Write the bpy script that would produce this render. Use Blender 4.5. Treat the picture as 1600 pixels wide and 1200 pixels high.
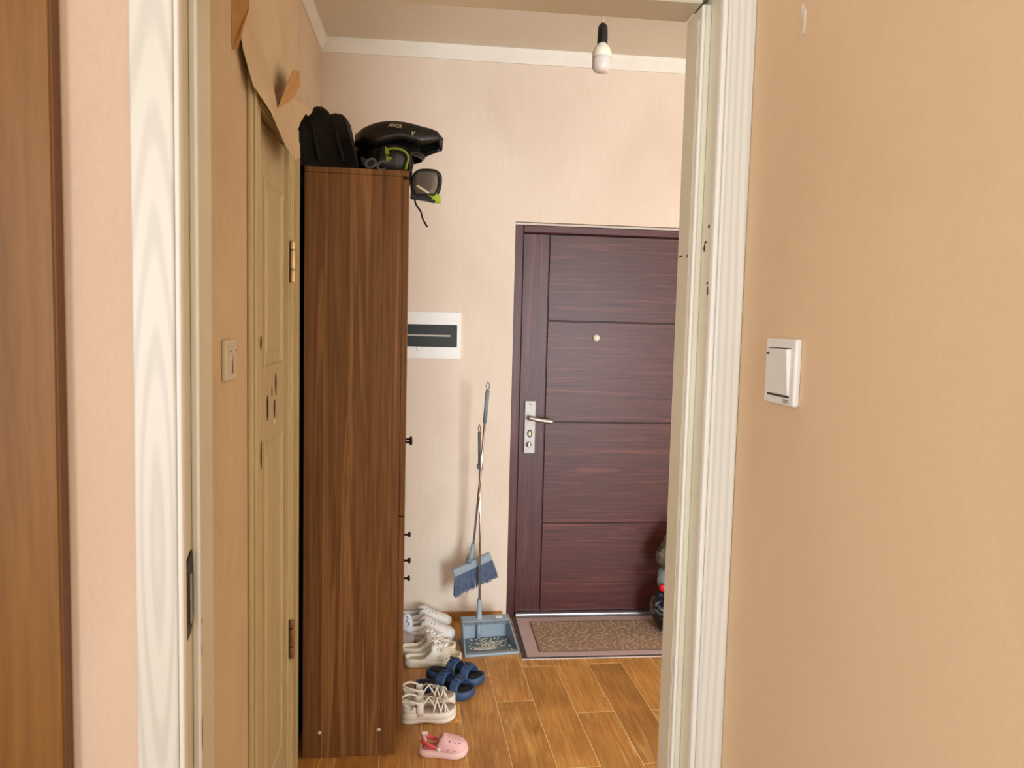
import bpy, bmesh, math, random
from mathutils import Vector, Matrix, noise
random.seed(7)
R = math.radians
for o in list(bpy.data.objects):
    bpy.data.objects.remove(o, do_unlink=True)
scn = bpy.context.scene
COL = scn.collection

# ------------------------------------------------------------------ camera
YAW, PITCH, ROLL, CAMH = R(6.2), R(4.4), R(1.41), 1.53
fw = Vector((math.sin(YAW)*math.cos(PITCH), math.cos(YAW)*math.cos(PITCH), -math.sin(PITCH)))
r0 = Vector((math.cos(YAW), -math.sin(YAW), 0)); u0 = r0.cross(fw)
rr = r0*math.cos(ROLL)+u0*math.sin(ROLL); uu = u0*math.cos(ROLL)-r0*math.sin(ROLL)
cd = bpy.data.cameras.new('camera'); cam = bpy.data.objects.new('camera', cd); COL.objects.link(cam)
M = Matrix((rr, uu, -fw)).transposed().to_4x4(); M.translation = (0, 0, CAMH)
cam.matrix_world = M
cd.sensor_width = 36; cd.sensor_fit = 'HORIZONTAL'; cd.lens = 36*1200/1600
cd.clip_start = 0.02
scn.camera = cam

# ------------------------------------------------------------------ world, light, exposure
w = bpy.data.worlds.new('world'); scn.world = w; w.use_nodes = True
w.node_tree.nodes['Background'].inputs[0].default_value = (0.75, 0.86, 1.0, 1)
w.node_tree.nodes['Background'].inputs[1].default_value = 0.6
def area(name, loc, rot, sx, sy, power, color):
    l = bpy.data.lights.new(name, 'AREA'); l.shape = 'RECTANGLE'; l.size = sx; l.size_y = sy
    l.energy = power; l.color = color
    o = bpy.data.objects.new(name, l); COL.objects.link(o); o.location = loc; o.rotation_euler = rot
    return o
# daylight entering by the bedroom window behind the camera and by the living room window
area('bedroom_window_daylight', (-0.25, -2.38, 1.55), (R(90), 0, R(0)), 1.2, 1.3, 15, (0.80, 0.92, 1.0))
area('added_side_light', (-1.38, -1.2, 1.60), (R(90), 0, R(-90)), 1.3, 1.5, 32, (0.86, 0.94, 1.0))  # side light added to balance the room walls, not a known window
area('living_window_daylight', (1.75, -2.38, 1.30), (R(90), 0, R(0)), 1.1, 1.9, 160, (0.83, 0.93, 1.0))
vs = scn.view_settings
vs.view_transform = 'Standard'; vs.look = 'None'; vs.exposure = 0.60; vs.gamma = 1.0
vs.use_curve_mapping = False

# ------------------------------------------------------------------ materials
def lin(c):
    c = c/255
    return c/12.92 if c <= 0.04045 else ((c+0.055)/1.055)**2.4
def rgb(r, g, b): return (lin(r), lin(g), lin(b), 1)
MATS = {}
def _new(name):
    m = bpy.data.materials.new(name); m.use_nodes = True
    nt = m.node_tree; b = nt.nodes['Principled BSDF']
    return m, nt, b
def _coord(nt, scale, rnd=False):
    tc = nt.nodes.new('ShaderNodeTexCoord'); mp = nt.nodes.new('ShaderNodeMapping')
    mp.inputs['Scale'].default_value = scale
    nt.links.new(tc.outputs['Object'], mp.inputs['Vector'])
    if rnd:
        oi = nt.nodes.new('ShaderNodeObjectInfo'); ml = nt.nodes.new('ShaderNodeMath'); ml.operation = 'MULTIPLY'
        ml.inputs[1].default_value = 37.0
        nt.links.new(oi.outputs['Random'], ml.inputs[0])
        cb = nt.nodes.new('ShaderNodeCombineXYZ')
        for k in range(3): nt.links.new(ml.outputs[0], cb.inputs[k])
        nt.links.new(cb.outputs[0], mp.inputs['Location'])
    return mp.outputs['Vector']
def _noise(nt, vec, scale=1.0, detail=4, rough=0.6, dist=0.0):
    n = nt.nodes.new('ShaderNodeTexNoise'); n.inputs['Scale'].default_value = scale
    n.inputs['Detail'].default_value = detail; n.inputs['Roughness'].default_value = rough
    n.inputs['Distortion'].default_value = dist
    nt.links.new(vec, n.inputs['Vector']); return n.outputs['Fac']
def _ramp(nt, fac, stops):
    r = nt.nodes.new('ShaderNodeValToRGB'); e = r.color_ramp.elements
    e[0].position, e[0].color = stops[0]; e[1].position, e[1].color = stops[-1]
    for p, c in stops[1:-1]:
        q = e.new(p); q.color = c
    nt.links.new(fac, r.inputs['Fac']); return r.outputs['Color']
def _mix(nt, a, b, fac, mode='MIX'):
    m = nt.nodes.new('ShaderNodeMix'); m.data_type = 'RGBA'; m.blend_type = mode
    if isinstance(fac, float): m.inputs['Factor'].default_value = fac
    else: nt.links.new(fac, m.inputs['Factor'])
    for k, v in ((6, a), (7, b)):
        if isinstance(v, tuple): m.inputs[k].default_value = v
        else: nt.links.new(v, m.inputs[k])
    return m.outputs[2]
def _bump(nt, b, h, strength, dist=0.002):
    n = nt.nodes.new('ShaderNodeBump'); n.inputs['Strength'].default_value = strength
    n.inputs['Distance'].default_value = dist
    nt.links.new(h, n.inputs['Height']); nt.links.new(n.outputs[0], b.inputs['Normal'])
def plain(name, c, rough=0.5, metal=0.0, var=0.08, scale=18, bump=0.0, coat=0.0, trans=0.0, alpha=1.0):
    m, nt, b = _new(name)
    v = _coord(nt, (1, 1, 1)); f = _noise(nt, v, scale)
    lo = tuple(x*(1-var) for x in c[:3])+(1,); hi = tuple(min(1, x*(1+var)) for x in c[:3])+(1,)
    nt.links.new(_ramp(nt, f, [(0.3, lo), (0.7, hi)]), b.inputs['Base Color'])
    b.inputs['Roughness'].default_value = rough; b.inputs['Metallic'].default_value = metal
    if coat: b.inputs['Coat Weight'].default_value = coat
    if trans: b.inputs['Transmission Weight'].default_value = trans
    if alpha < 1: b.inputs['Alpha'].default_value = alpha
    if bump: _bump(nt, b, f, bump)
    MATS[name] = m; return m
def wood(name, stops, gscale, gdet=6, fine=(1, 1, 1), finev=0.35, rough=0.4, rnd=False, bump=0.15, dist=0.6, blotch=None, coat=0.0, spec=0.5):
    """streaky grain: gscale stretches the main figure, fine stretches the pores"""
    m, nt, b = _new(name)
    v = _coord(nt, gscale, rnd); f = _noise(nt, v, 1.0, gdet, 0.62, dist)
    c = _ramp(nt, f, stops)
    v2 = _coord(nt, fine, rnd); f2 = _noise(nt, v2, 1.0, 3, 0.7)
    k = _ramp(nt, f2, [(0.32, (1-finev, 1-finev, 1-finev, 1)), (0.62, (1, 1, 1, 1))])
    c = _mix(nt, c, k, 1.0, 'MULTIPLY')
    if blotch:
        v3 = _coord(nt, (blotch, blotch, blotch), rnd); f3 = _noise(nt, v3, 1.0, 2)
        c = _mix(nt, c, _ramp(nt, f3, [(0.3, (0.72, 0.70, 0.66, 1)), (0.7, (1.12, 1.12, 1.1, 1))]), 1.0, 'MULTIPLY')
    if rnd:
        oi = nt.nodes.new('ShaderNodeObjectInfo')
        c = _mix(nt, c, _ramp(nt, oi.outputs['Random'], [(0.0, (0.84, 0.82, 0.80, 1)), (1.0, (1.1, 1.1, 1.08, 1))]), 1.0, 'MULTIPLY')
    nt.links.new(c, b.inputs['Base Color'])
    b.inputs['Roughness'].default_value = rough; b.inputs['Specular IOR Level'].default_value = spec
    if coat: b.inputs['Coat Weight'].default_value = coat; b.inputs['Coat Roughness'].default_value = 0.25
    _bump(nt, b, f2, bump, 0.001)
    MATS[name] = m; return m
def wallpaper(name, c, streak=(150, 150, 4), var=0.04, stain=0.10):
    m, nt, b = _new(name)
    f = _noise(nt, _coord(nt, streak), 1.0, 5, 0.7)
    lo = tuple(x*(1-var) for x in c[:3])+(1,); hi = tuple(min(1, x*(1+var)) for x in c[:3])+(1,)
    cc = _ramp(nt, f, [(0.3, lo), (0.7, hi)])
    f2 = _noise(nt, _coord(nt, (1.6, 1.6, 1.1)), 1.0, 5, 0.6, 0.4)
    cc = _mix(nt, cc, _ramp(nt, f2, [(0.35, (1-stain, 1-stain*1.5, 1-stain*1.7, 1)), (0.6, (1.02, 1.02, 1.02, 1))]), 1.0, 'MULTIPLY')
    f3 = _noise(nt, _coord(nt, (700, 700, 700)), 1.0, 2)
    nt.links.new(cc, b.inputs['Base Color']); b.inputs['Roughness'].default_value = 0.75
    b.inputs['Specular IOR Level'].default_value = 0.25
    mx = nt.nodes.new('ShaderNodeMath'); mx.operation = 'ADD'
    nt.links.new(f, mx.inputs[0]); nt.links.new(f3, mx.inputs[1])
    _bump(nt, b, mx.outputs[0], 0.12, 0.001)
    MATS[name] = m; return m

wallpaper('paper_hall', rgb(232, 217, 200), stain=0.06)
wallpaper('paper_room', rgb(229, 200, 163), streak=(150, 150, 90), var=0.02, stain=0.07)
wallpaper('paper_pink', rgb(232, 206, 182), streak=(150, 150, 60), var=0.03, stain=0.06)
wallpaper('paper_side', rgb(230, 208, 180), stain=0.12)
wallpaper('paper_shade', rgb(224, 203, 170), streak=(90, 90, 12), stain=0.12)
plain('paper_back', rgb(205, 158, 100), 0.8, var=0.1)
plain('ceiling_paint', rgb(230, 220, 203), 0.8, var=0.03, scale=3)
plain('plaster_white', rgb(240, 236, 226), 0.7, var=0.03, scale=10)
plain('plaster_rough', rgb(225, 218, 205), 0.85, var=0.1, scale=60, bump=0.4)
def trimwhite(name, c, wave=True):
    m, nt, b = _new(name)
    wv = nt.nodes.new('ShaderNodeTexWave'); wv.wave_type = 'RINGS'; wv.rings_direction = 'SPHERICAL'
    wv.inputs['Scale'].default_value = 2.6; wv.inputs['Distortion'].default_value = 4.5
    wv.inputs['Detail'].default_value = 2; wv.inputs['Detail Scale'].default_value = 0.7
    vec = _coord(nt, (11, 11, 0.8)); vec.node.inputs['Location'].default_value = (4.12, 0.1, -0.95)
    nt.links.new(vec, wv.inputs['Vector'])
    nt.links.new(_ramp(nt, wv.outputs['Fac'], [(0.05, tuple(x*0.88 for x in c[:3])+(1,)), (0.6, c)]), b.inputs['Base Color'])
    b.inputs['Roughness'].default_value = 0.38
    _bump(nt, b, wv.outputs['Fac'], 0.04, 0.001)
    MATS[name] = m
trimwhite('trim_white', rgb(238, 237, 228))
plain('trim_cream', rgb(232, 226, 205), 0.45, var=0.04, scale=6)
plain('caulk_white', rgb(248, 247, 240), 0.5, var=0.02)
wood('trim_tan', [(0.3, rgb(206, 190, 146)), (0.7, rgb(224, 210, 170))], (40, 40, 2), fine=(200, 200, 8), finev=0.12, rough=0.45, bump=0.08)
wood('leaf_tan', [(0.3, rgb(204, 186, 148)), (0.7, rgb(220, 204, 168))], (30, 30, 2), fine=(260, 260, 10), finev=0.10, rough=0.45, bump=0.08)
plain('chip_dark', rgb(60, 42, 28), 0.8, var=0.3, scale=120)
plain('chip_wood', rgb(150, 108, 66), 0.8, var=0.2, scale=120)
wood('walnut', [(0.26, rgb(98, 64, 36)), (0.42, rgb(148, 106, 64)), (0.52, rgb(126, 86, 50)), (0.62, rgb(170, 126, 80)), (0.75, rgb(118, 79, 46))],
     (22, 22, 0.5), fine=(130, 130, 2.2), finev=0.34, rough=0.5, dist=0.9, spec=0.25)
plain('walnut_edge', rgb(150, 108, 74), 0.5, var=0.1, scale=30)
wood('door_horizontal', [(0.28, rgb(60, 29, 31)), (0.43, rgb(96, 48, 45)), (0.53, rgb(78, 39, 39)), (0.64, rgb(120, 66, 56)), (0.76, rgb(82, 42, 41))],
     (1.1, 38, 42), fine=(4, 170, 170), finev=0.45, rough=0.40, rnd=True, dist=1.3, spec=0.36)
wood('door_vertical', [(0.28, rgb(62, 31, 33)), (0.43, rgb(94, 48, 46)), (0.53, rgb(78, 40, 40)), (0.64, rgb(114, 62, 54)), (0.76, rgb(82, 42, 41))],
     (36, 30, 1.1), fine=(170, 170, 4), finev=0.42, rough=0.40, dist=1.3, spec=0.36)
plain('door_groove', rgb(24, 13, 16), 0.5)
wood('floor_plank', [(0.22, rgb(176, 114, 50)), (0.42, rgb(228, 170, 96)), (0.54, rgb(212, 150, 80)), (0.66, rgb(242, 190, 116)), (0.85, rgb(212, 150, 80))],
     (13, 1.5, 2), fine=(95, 5, 7), finev=0.26, rough=0.36, rnd=True, blotch=3.2, dist=1.6, bump=0.25, spec=0.3)
plain('grout', rgb(240, 214, 164), 0.75, var=0.15, scale=40)
wood('floor_far', [(0.25, rgb(120, 70, 30)), (0.75, rgb(170, 110, 55))], (14, 2, 2), fine=(90, 8, 8), rough=0.35)
wood('skirt_wood', [(0.3, rgb(160, 110, 58)), (0.7, rgb(196, 146, 88))], (2, 20, 30), fine=(6, 150, 150), rough=0.4)
wood('wardrobe_wood', [(0.25, rgb(116, 76, 28)), (0.5, rgb(148, 103, 46)), (0.75, rgb(132, 89, 37))],
     (12, 12, 0.8), fine=(90, 90, 5), finev=0.14, rough=0.5, dist=0.7)
plain('wardrobe_edge', rgb(112, 70, 38), 0.5)
plain('black_fabric', rgb(14, 14, 15), 0.85, var=0.3, scale=200, bump=0.3)
plain('gap_darkener', rgb(9, 9, 10), 0.7)
plain('black_gloss', rgb(10, 12, 12), 0.36, var=0.2, coat=0.15)
plain('black_matte', rgb(14, 16, 17), 0.5)
plain('grey_dark', rgb(48, 50, 52), 0.4)
plain('decal_grey', rgb(105, 106, 106), 0.5)
plain('decal_cream', rgb(230, 226, 190), 0.5)
plain('lime', rgb(176, 214, 30), 0.4)
plain('lime_dull', rgb(150, 170, 50), 0.5)
plain('clear_lens', rgb(120, 116, 108), 0.12, alpha=0.7)
plain('silver', rgb(176, 173, 166), 0.42, metal=0.9, var=0.08, scale=80)
plain('plate_metal', rgb(190, 189, 184), 0.55, metal=0.35, var=0.12, scale=70)
plain('chrome', rgb(215, 216, 218), 0.14, metal=1.0, var=0.03)
plain('steel_strip', rgb(190, 192, 194), 0.32, metal=0.9)
plain('dark_metal', rgb(62, 54, 48), 0.42, metal=0.7, var=0.2, scale=60)
plain('brass_pale', rgb(236, 214, 170), 0.35, metal=0.6)
plain('brass_dull', rgb(150, 122, 86), 0.4, metal=0.5)
plain('iron_knob', rgb(52, 40, 36), 0.4, metal=0.6)
plain('plastic_white', rgb(238, 237, 232), 0.35, var=0.02)
plain('plastic_ivory', rgb(232, 224, 206), 0.38, var=0.02)
plain('plastic_grey', rgb(150, 165, 176), 0.45, var=0.04)
plain('plastic_grey_dark', rgb(112, 124, 134), 0.5, var=0.05)
plain('grip_grey', rgb(128, 140, 146), 0.55, var=0.05)
plain('bristle', rgb(92, 106, 134), 0.7, var=0.25, scale=90)
plain('dirt', rgb(205, 200, 188), 0.9, var=0.25, scale=150)
plain('smoke_window', rgb(20, 27, 28), 0.55)
plain('window_strip', rgb(180, 172, 160), 0.4)
plain('mat_pink', rgb(206, 180, 180), 0.85, var=0.06, scale=120, bump=0.2)
plain('mat_edge', rgb(84, 70, 70), 0.8)
plain('mat_base', rgb(226, 218, 212), 0.8)
plain('mat_line', rgb(92, 72, 60), 0.8)
plain('mat_tan', rgb(166, 139, 116), 0.85, var=0.06, scale=120, bump=0.2)
plain('mat_leaf', rgb(206, 180, 154), 0.85, var=0.05, scale=60)
plain('shoe_white', rgb(246, 244, 240), 0.6, var=0.05, scale=60)
plain('shoe_grey', rgb(222, 216, 212), 0.65, var=0.08, scale=60)
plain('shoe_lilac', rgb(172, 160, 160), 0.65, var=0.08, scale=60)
plain('lace_white', rgb(206, 202, 198), 0.8)
plain('lace_dark', rgb(70, 64, 60), 0.8)
plain('insole_white', rgb(222, 226, 238), 0.6)
plain('cream_rubber', rgb(252, 248, 232), 0.45, var=0.03)
plain('cream_inside', rgb(236, 226, 190), 0.5, var=0.05)
plain('bow_white', rgb(254, 253, 250), 0.4)
plain('navy', rgb(54, 80, 118), 0.55, var=0.06)
plain('navy_dark', rgb(34, 48, 74), 0.6, var=0.06)
plain('footbed_black', rgb(16, 20, 28), 0.7)
plain('beige_leather', rgb(246, 240, 228), 0.5, var=0.05)
plain('beige_sole', rgb(246, 240, 226), 0.55, var=0.05)
plain('taupe', rgb(172, 156, 142), 0.65, var=0.08)
plain('pink', rgb(250, 205, 210), 0.5, var=0.03)
plain('pink_pale', rgb(252, 220, 218), 0.5, var=0.03)
plain('pink_inner', rgb(214, 128, 128), 0.6)
plain('coral', rgb(240, 100, 104), 0.5)
plain('label_tan', rgb(200, 160, 120), 0.6)
plain('gold', rgb(196, 160, 80), 0.4)
plain('red_cap', rgb(225, 25, 40), 0.35)
plain('bulb_glass', rgb(226, 214, 208), 0.18, var=0.02)
plain('bulb_base', rgb(240, 234, 214), 0.35, var=0.02)
plain('cord_white', rgb(214, 200, 180), 0.5)
plain('socket_black', rgb(12, 16, 18), 0.4)
plain('bottle_plastic', rgb(170, 190, 195), 0.15, alpha=0.5)
def bagmat(name, base, cols):
    m, nt, b = _new(name)
    f = _noise(nt, _coord(nt, (9, 9, 14)), 1.0, 3, 0.6, 1.2)
    st = [(0.0, base), (0.50, base)]
    for i, c in enumerate(cols): st += [(0.53+0.06*i, c)]
    st += [(0.53+0.06*len(cols), base), (1.0, base)]
    nt.links.new(_ramp(nt, f, st), b.inputs['Base Color'])
    b.inputs['Roughness'].default_value = 0.25
    MATS[name] = m
bagmat('bag_dark', rgb(20, 22, 26), [rgb(40, 70, 100), rgb(120, 112, 90), rgb(140, 140, 136)])
bagmat('bag_grey', rgb(104, 98, 88), [rgb(150, 142, 128), rgb(70, 64, 58)])

# ------------------------------------------------------------------ geometry helpers
def mobj(name, bm, mat, parent=None, smooth=False, loc=None, rot=None):
    me = bpy.data.meshes.new(name)
    bmesh.ops.recalc_face_normals(bm, faces=bm.faces[:])
    bm.to_mesh(me); bm.free()
    if smooth:
        for p in me.polygons: p.use_smooth = True
    me.materials.append(MATS[mat] if isinstance(mat, str) else mat)
    o = bpy.data.objects.new(name, me); COL.objects.link(o)
    if parent: o.parent = parent
    if loc: o.location = loc
    if rot: o.rotation_euler = rot
    return o
def empty(name, loc=(0, 0, 0), rot=(0, 0, 0)):
    o = bpy.data.objects.new(name, None); COL.objects.link(o)
    o.location = loc; o.rotation_euler = rot; o.empty_display_size = 0.05
    return o
def tag(o, label, cat, group=None):
    o['label'] = label; o['category'] = cat
    if group: o['group'] = group
    return o
def struct(o, label=None):
    o['kind'] = 'structure'
    if label: o['label'] = label
    return o
def a_box(bm, x0, x1, y0, y1, z0, z1, bev=0.0, seg=1, mtx=None):
    r = bmesh.ops.create_cube(bm, size=1.0)
    vs_ = r['verts']
    m = Matrix.Translation(((x0+x1)/2, (y0+y1)/2, (z0+z1)/2)) @ Matrix.Diagonal((abs(x1-x0), abs(y1-y0), abs(z1-z0), 1))
    bmesh.ops.transform(bm, matrix=m, verts=vs_)
    geo = vs_
    if bev:
        ed = list({e for v in vs_ for e in v.link_edges})
        rb = bmesh.ops.bevel(bm, geom=ed, offset=bev, segments=seg, profile=0.5, affect='EDGES', clamp_overlap=True)
        geo = list({v for f in rb['faces'] for v in f.verts} | {v for v in vs_ if v.is_valid})
    if mtx: bmesh.ops.transform(bm, matrix=mtx, verts=geo)
    return geo
def box(name, x0, x1, y0, y1, z0, z1, mat, parent=None, bev=0.002, seg=1, smooth=False):
    bm = bmesh.new(); a_box(bm, x0, x1, y0, y1, z0, z1, bev, seg)
    return mobj(name, bm, mat, parent, smooth)
def boxes(name, lst, mat, parent=None, bev=0.0):
    bm = bmesh.new()
    for b in lst: a_box(bm, *b, bev)
    return mobj(name, bm, mat, parent)
def a_rings(bm, rings, cap0=True, cap1=True, closed=True):
    """skin a list of rings (equal point counts)"""
    vr = [[bm.verts.new(p) for p in ring] for ring in rings]
    n = len(rings[0])
    for a, b in zip(vr[:-1], vr[1:]):
        for i in range(n if closed else n-1):
            j = (i+1) % n
            bm.faces.new((a[i], a[j], b[j], b[i]))
    if cap0: bm.faces.new(list(reversed(vr[0])))
    if cap1: bm.faces.new(vr[-1])
    return vr
def a_tube(bm, pts, rad, seg=8, closed=False, flat=1.0):
    pts = [Vector(p) for p in pts]; n = len(pts)
    rads = rad if isinstance(rad, (list, tuple)) else [rad]*n
    rings = []; prev = None
    for i, p in enumerate(pts):
        if closed: t = pts[(i+1) % n]-pts[i-1]
        else: t = pts[min(i+1, n-1)]-pts[max(i-1, 0)]
        t.normalize()
        if prev is None:
            up = Vector((0, 0, 1)) if abs(t.z) < 0.9 else Vector((0, 1, 0))
            a = t.cross(up).normalized()
        else:
            a = (prev-t*prev.dot(t)).normalized()
        prev = a; b = t.cross(a)
        rings.append([p+(a*math.cos(2*math.pi*k/seg)*flat+b*math.sin(2*math.pi*k/seg))*rads[i] for k in range(seg)])
    if closed: rings.append(rings[0])
    a_rings(bm, rings, not closed, not closed)
    if closed: bmesh.ops.remove_doubles(bm, verts=bm.verts[:], dist=1e-6)
def tube(name, pts, rad, mat, parent=None, seg=8, closed=False, flat=1.0):
    bm = bmesh.new(); a_tube(bm, pts, rad, seg, closed, flat)
    return mobj(name, bm, mat, parent, True)
def spline(pts, n=8, closed=False):
    """Catmull-Rom through the points"""
    P = [Vector(p) for p in pts]; out = []; m = len(P)
    for i in range(m if closed else m-1):
        p0 = P[(i-1) % m] if closed else P[max(i-1, 0)]; p1 = P[i]; p2 = P[(i+1) % m]
        p3 = P[(i+2) % m] if closed else P[min(i+2, m-1)]
        for k in range(n):
            t = k/n
            out.append(0.5*((2*p1)+(p2-p0)*t+(2*p0-5*p1+4*p2-p3)*t*t+(3*p1-p0-3*p2+p3)*t**3))
    if not closed: out.append(P[-1].copy())
    return out
def lathe(name, prof, mat, parent=None, seg=24, loc=None, rot=None, smooth=True):
    bm = bmesh.new()
    a_rings(bm, [[(max(r, 1e-4)*math.cos(2*math.pi*k/seg), max(r, 1e-4)*math.sin(2*math.pi*k/seg), z) for k in range(seg)] for r, z in prof])
    return mobj(name, bm, mat, parent, smooth, loc, rot)
def prism(name, poly, axis, a0, a1, mat, parent=None, bev=0.0, smooth=False, seg=1):
    """extrude a 2-D outline along an axis; outline given in the two other axes in xyz order"""
    def P(u, v, a):
        return (a, u, v) if axis == 'x' else (u, a, v) if axis == 'y' else (u, v, a)
    bm = bmesh.new()
    a_rings(bm, [[P(u, v, a0) for u, v in poly], [P(u, v, a1) for u, v in poly]])
    if bev: bmesh.ops.bevel(bm, geom=bm.edges[:], offset=bev, segments=seg, profile=0.5, affect='EDGES', clamp_overlap=True)
    return mobj(name, bm, mat, parent, smooth)
def thicken(bm, t):
    bm.normal_update()
    vs_ = bm.verts[:]; fs = bm.faces[:]; be = [e for e in bm.edges if len(e.link_faces) == 1]
    cp = {v: bm.verts.new(v.co-v.normal*t) for v in vs_}
    for f in fs: bm.faces.new([cp[v] for v in reversed(f.verts)])
    for e in be:
        a, b = e.verts
        try: bm.faces.new((a, b, cp[b], cp[a]))
        except ValueError: pass
def sheet(name, pts_grid, thick, mat, parent=None, smooth=True, keep=None):
    """thickened grid surface"""
    bm = bmesh.new()
    vr = [[bm.verts.new(p) for p in row] for row in pts_grid]
    for i in range(len(vr)-1):
        for j in range(len(vr[0])-1):
            if keep and not keep(i, j): continue
            try: bm.faces.new((vr[i][j], vr[i+1][j], vr[i+1][j+1], vr[i][j+1]))
            except ValueError: pass
    bmesh.ops.delete(bm, geom=[v for v in bm.verts if not v.link_faces], context='VERTS')
    bmesh.ops.remove_doubles(bm, verts=bm.verts[:], dist=1e-5)
    bmesh.ops.recalc_face_normals(bm, faces=bm.faces[:])
    if thick: thicken(bm, thick)
    return mobj(name, bm, mat, parent, smooth)
def blob(name, c, s, mat, parent=None, sub=2, noise_amp=0.0, nscale=10, seed=0, rot=None):
    bm = bmesh.new(); bmesh.ops.create_icosphere(bm, subdivisions=sub, radius=1.0)
    for v in bm.verts:
        d = v.co.copy()
        k = 1+noise_amp*noise.noise(d*nscale+Vector((seed, seed*2, 0)))
        v.co = Vector((d.x*s[0]*k, d.y*s[1]*k, d.z*s[2]*k))
    if rot: bmesh.ops.transform(bm, matrix=rot, verts=bm.verts[:])
    bmesh.ops.translate(bm, vec=Vector(c), verts=bm.verts[:])
    return mobj(name, bm, mat, parent, True)
def text(name, s, size, mat, parent, mtx, extrude=0.0004, shear=0.0, off=0.0):
    cu = bpy.data.curves.new('t', 'FONT'); cu.body = s; cu.size = size; cu.extrude = extrude; cu.shear = shear; cu.offset = off
    cu.align_x = 'CENTER'; cu.align_y = 'CENTER'
    ob = bpy.data.objects.new('t', cu); COL.objects.link(ob)
    bpy.context.view_layer.update()
    me = bpy.data.meshes.new_from_object(ob.evaluated_get(bpy.context.evaluated_depsgraph_get()))
    bpy.data.objects.remove(ob, do_unlink=True); bpy.data.curves.remove(cu)
    me.transform(mtx); me.materials.clear(); me.materials.append(MATS[mat])
    o = bpy.data.objects.new(name, me); COL.objects.link(o); o.parent = parent
    return o

# ------------------------------------------------------------------ setting: shell
YF = 3.88          # far wall plane
XB = -0.43         # wall with the cream door
XL = -0.54         # recess wall behind the shoe cabinet
YN0, YN1 = 1.12, 1.237   # the partition the photograph looks through
ZC = 2.88
def W(name, lst, mat): return struct(boxes(name, lst, mat))
W('wall_back', [(-0.66, 0.42, YF, 4.06, 0, ZC), (1.33, 3.4, YF, 4.06, 0, ZC), (0.42, 1.33, YF, 4.06, 2.048, ZC)], 'paper_hall')
W('wall_left', [(-0.66, XL, 2.565, YF, 0, ZC)], 'paper_side')
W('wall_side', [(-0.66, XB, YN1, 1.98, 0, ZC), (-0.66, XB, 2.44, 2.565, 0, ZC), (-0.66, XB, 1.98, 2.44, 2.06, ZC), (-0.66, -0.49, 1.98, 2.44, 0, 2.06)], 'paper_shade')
W('wall_front', [(-1.4, -0.36, YN0, YN1, 0, ZC), (0.435, 0.59, YN0, YN1, 0, ZC), (-0.36, 0.435, YN0, YN1, 2.035, ZC)], 'paper_pink')
W('wall_right', [(0.463, 0.59, -2.4, YN0, 0, ZC)], 'paper_room')
W('wall_room_left', [(-1.52, -1.4, -2.4, -1.9, 0, ZC), (-1.52, -1.4, -0.5, YN1, 0, ZC), (-1.52, -1.4, -1.9, -0.5, 0, 0.8), (-1.52, -1.4, -1.9, -0.5, 2.4, ZC)], 'paper_room')
struct(boxes('added_window', [(-1.5, -1.43, -1.9, -1.86, 0.8, 2.4), (-1.5, -1.43, -0.54, -0.5, 0.8, 2.4), (-1.5, -1.43, -1.86, -0.54, 0.8, 0.84), (-1.5, -1.43, -1.86, -0.54, 2.36, 2.4), (-1.5, -1.43, -1.22, -1.18, 0.84, 2.36)], 'plastic_white'))  # unseen window frame added for the side light
W('wall_living_right', [(3.4, 3.52, -2.4, YF, 0, ZC)], 'paper_hall')
W('wall_behind', [(-1.52, -0.9, -2.52, -2.4, 0, ZC), (0.4, 1.15, -2.52, -2.4, 0, ZC), (2.35, 3.52, -2.52, -2.4, 0, ZC),
                  (-0.9, 0.4, -2.52, -2.4, 0, 0.85), (-0.9, 0.4, -2.52, -2.4, 2.25, ZC),
                  (1.15, 2.35, -2.52, -2.4, 0, 0.3), (1.15, 2.35, -2.52, -2.4, 2.3, ZC)], 'paper_room')
W('ceiling', [(-1.52, 3.52, -2.52, 4.06, ZC, ZC+0.1)], 'ceiling_paint')
for n, x0, x1, z0, z1 in (('window_1', -0.9, 0.4, 0.85, 2.25), ('window_2', 1.15, 2.35, 0.3, 2.3)):
    t = 0.045
    struct(boxes(n, [(x0, x0+t, -2.5, -2.43, z0, z1), (x1-t, x1, -2.5, -2.43, z0, z1), (x0, x1, -2.5, -2.43, z0, z0+t),
                     (x0, x1, -2.5, -2.43, z1-t, z1), ((x0+x1)/2-0.02, (x0+x1)/2+0.02, -2.5, -2.43, z0, z1)], 'plastic_white'))
# plaster cornice strips
struct(prism('trim_1', [(YF, 2.815), (YF-0.008, 2.815), (YF-0.03, 2.862), (YF-0.03, ZC), (YF, ZC)], 'x', XL, 3.4, 'plaster_white'))
struct(prism('trim_2', [(XL, 2.815), (XL+0.008, 2.815), (XL+0.03, 2.862), (XL+0.03, ZC), (XL, ZC)], 'y', 2.565, YF-0.03, 'plaster_white'))
struct(box('baseboard_back', XL, 0.40, YF-0.012, YF, 0, 0.045, 'skirt_wood', bev=0.003))

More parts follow.
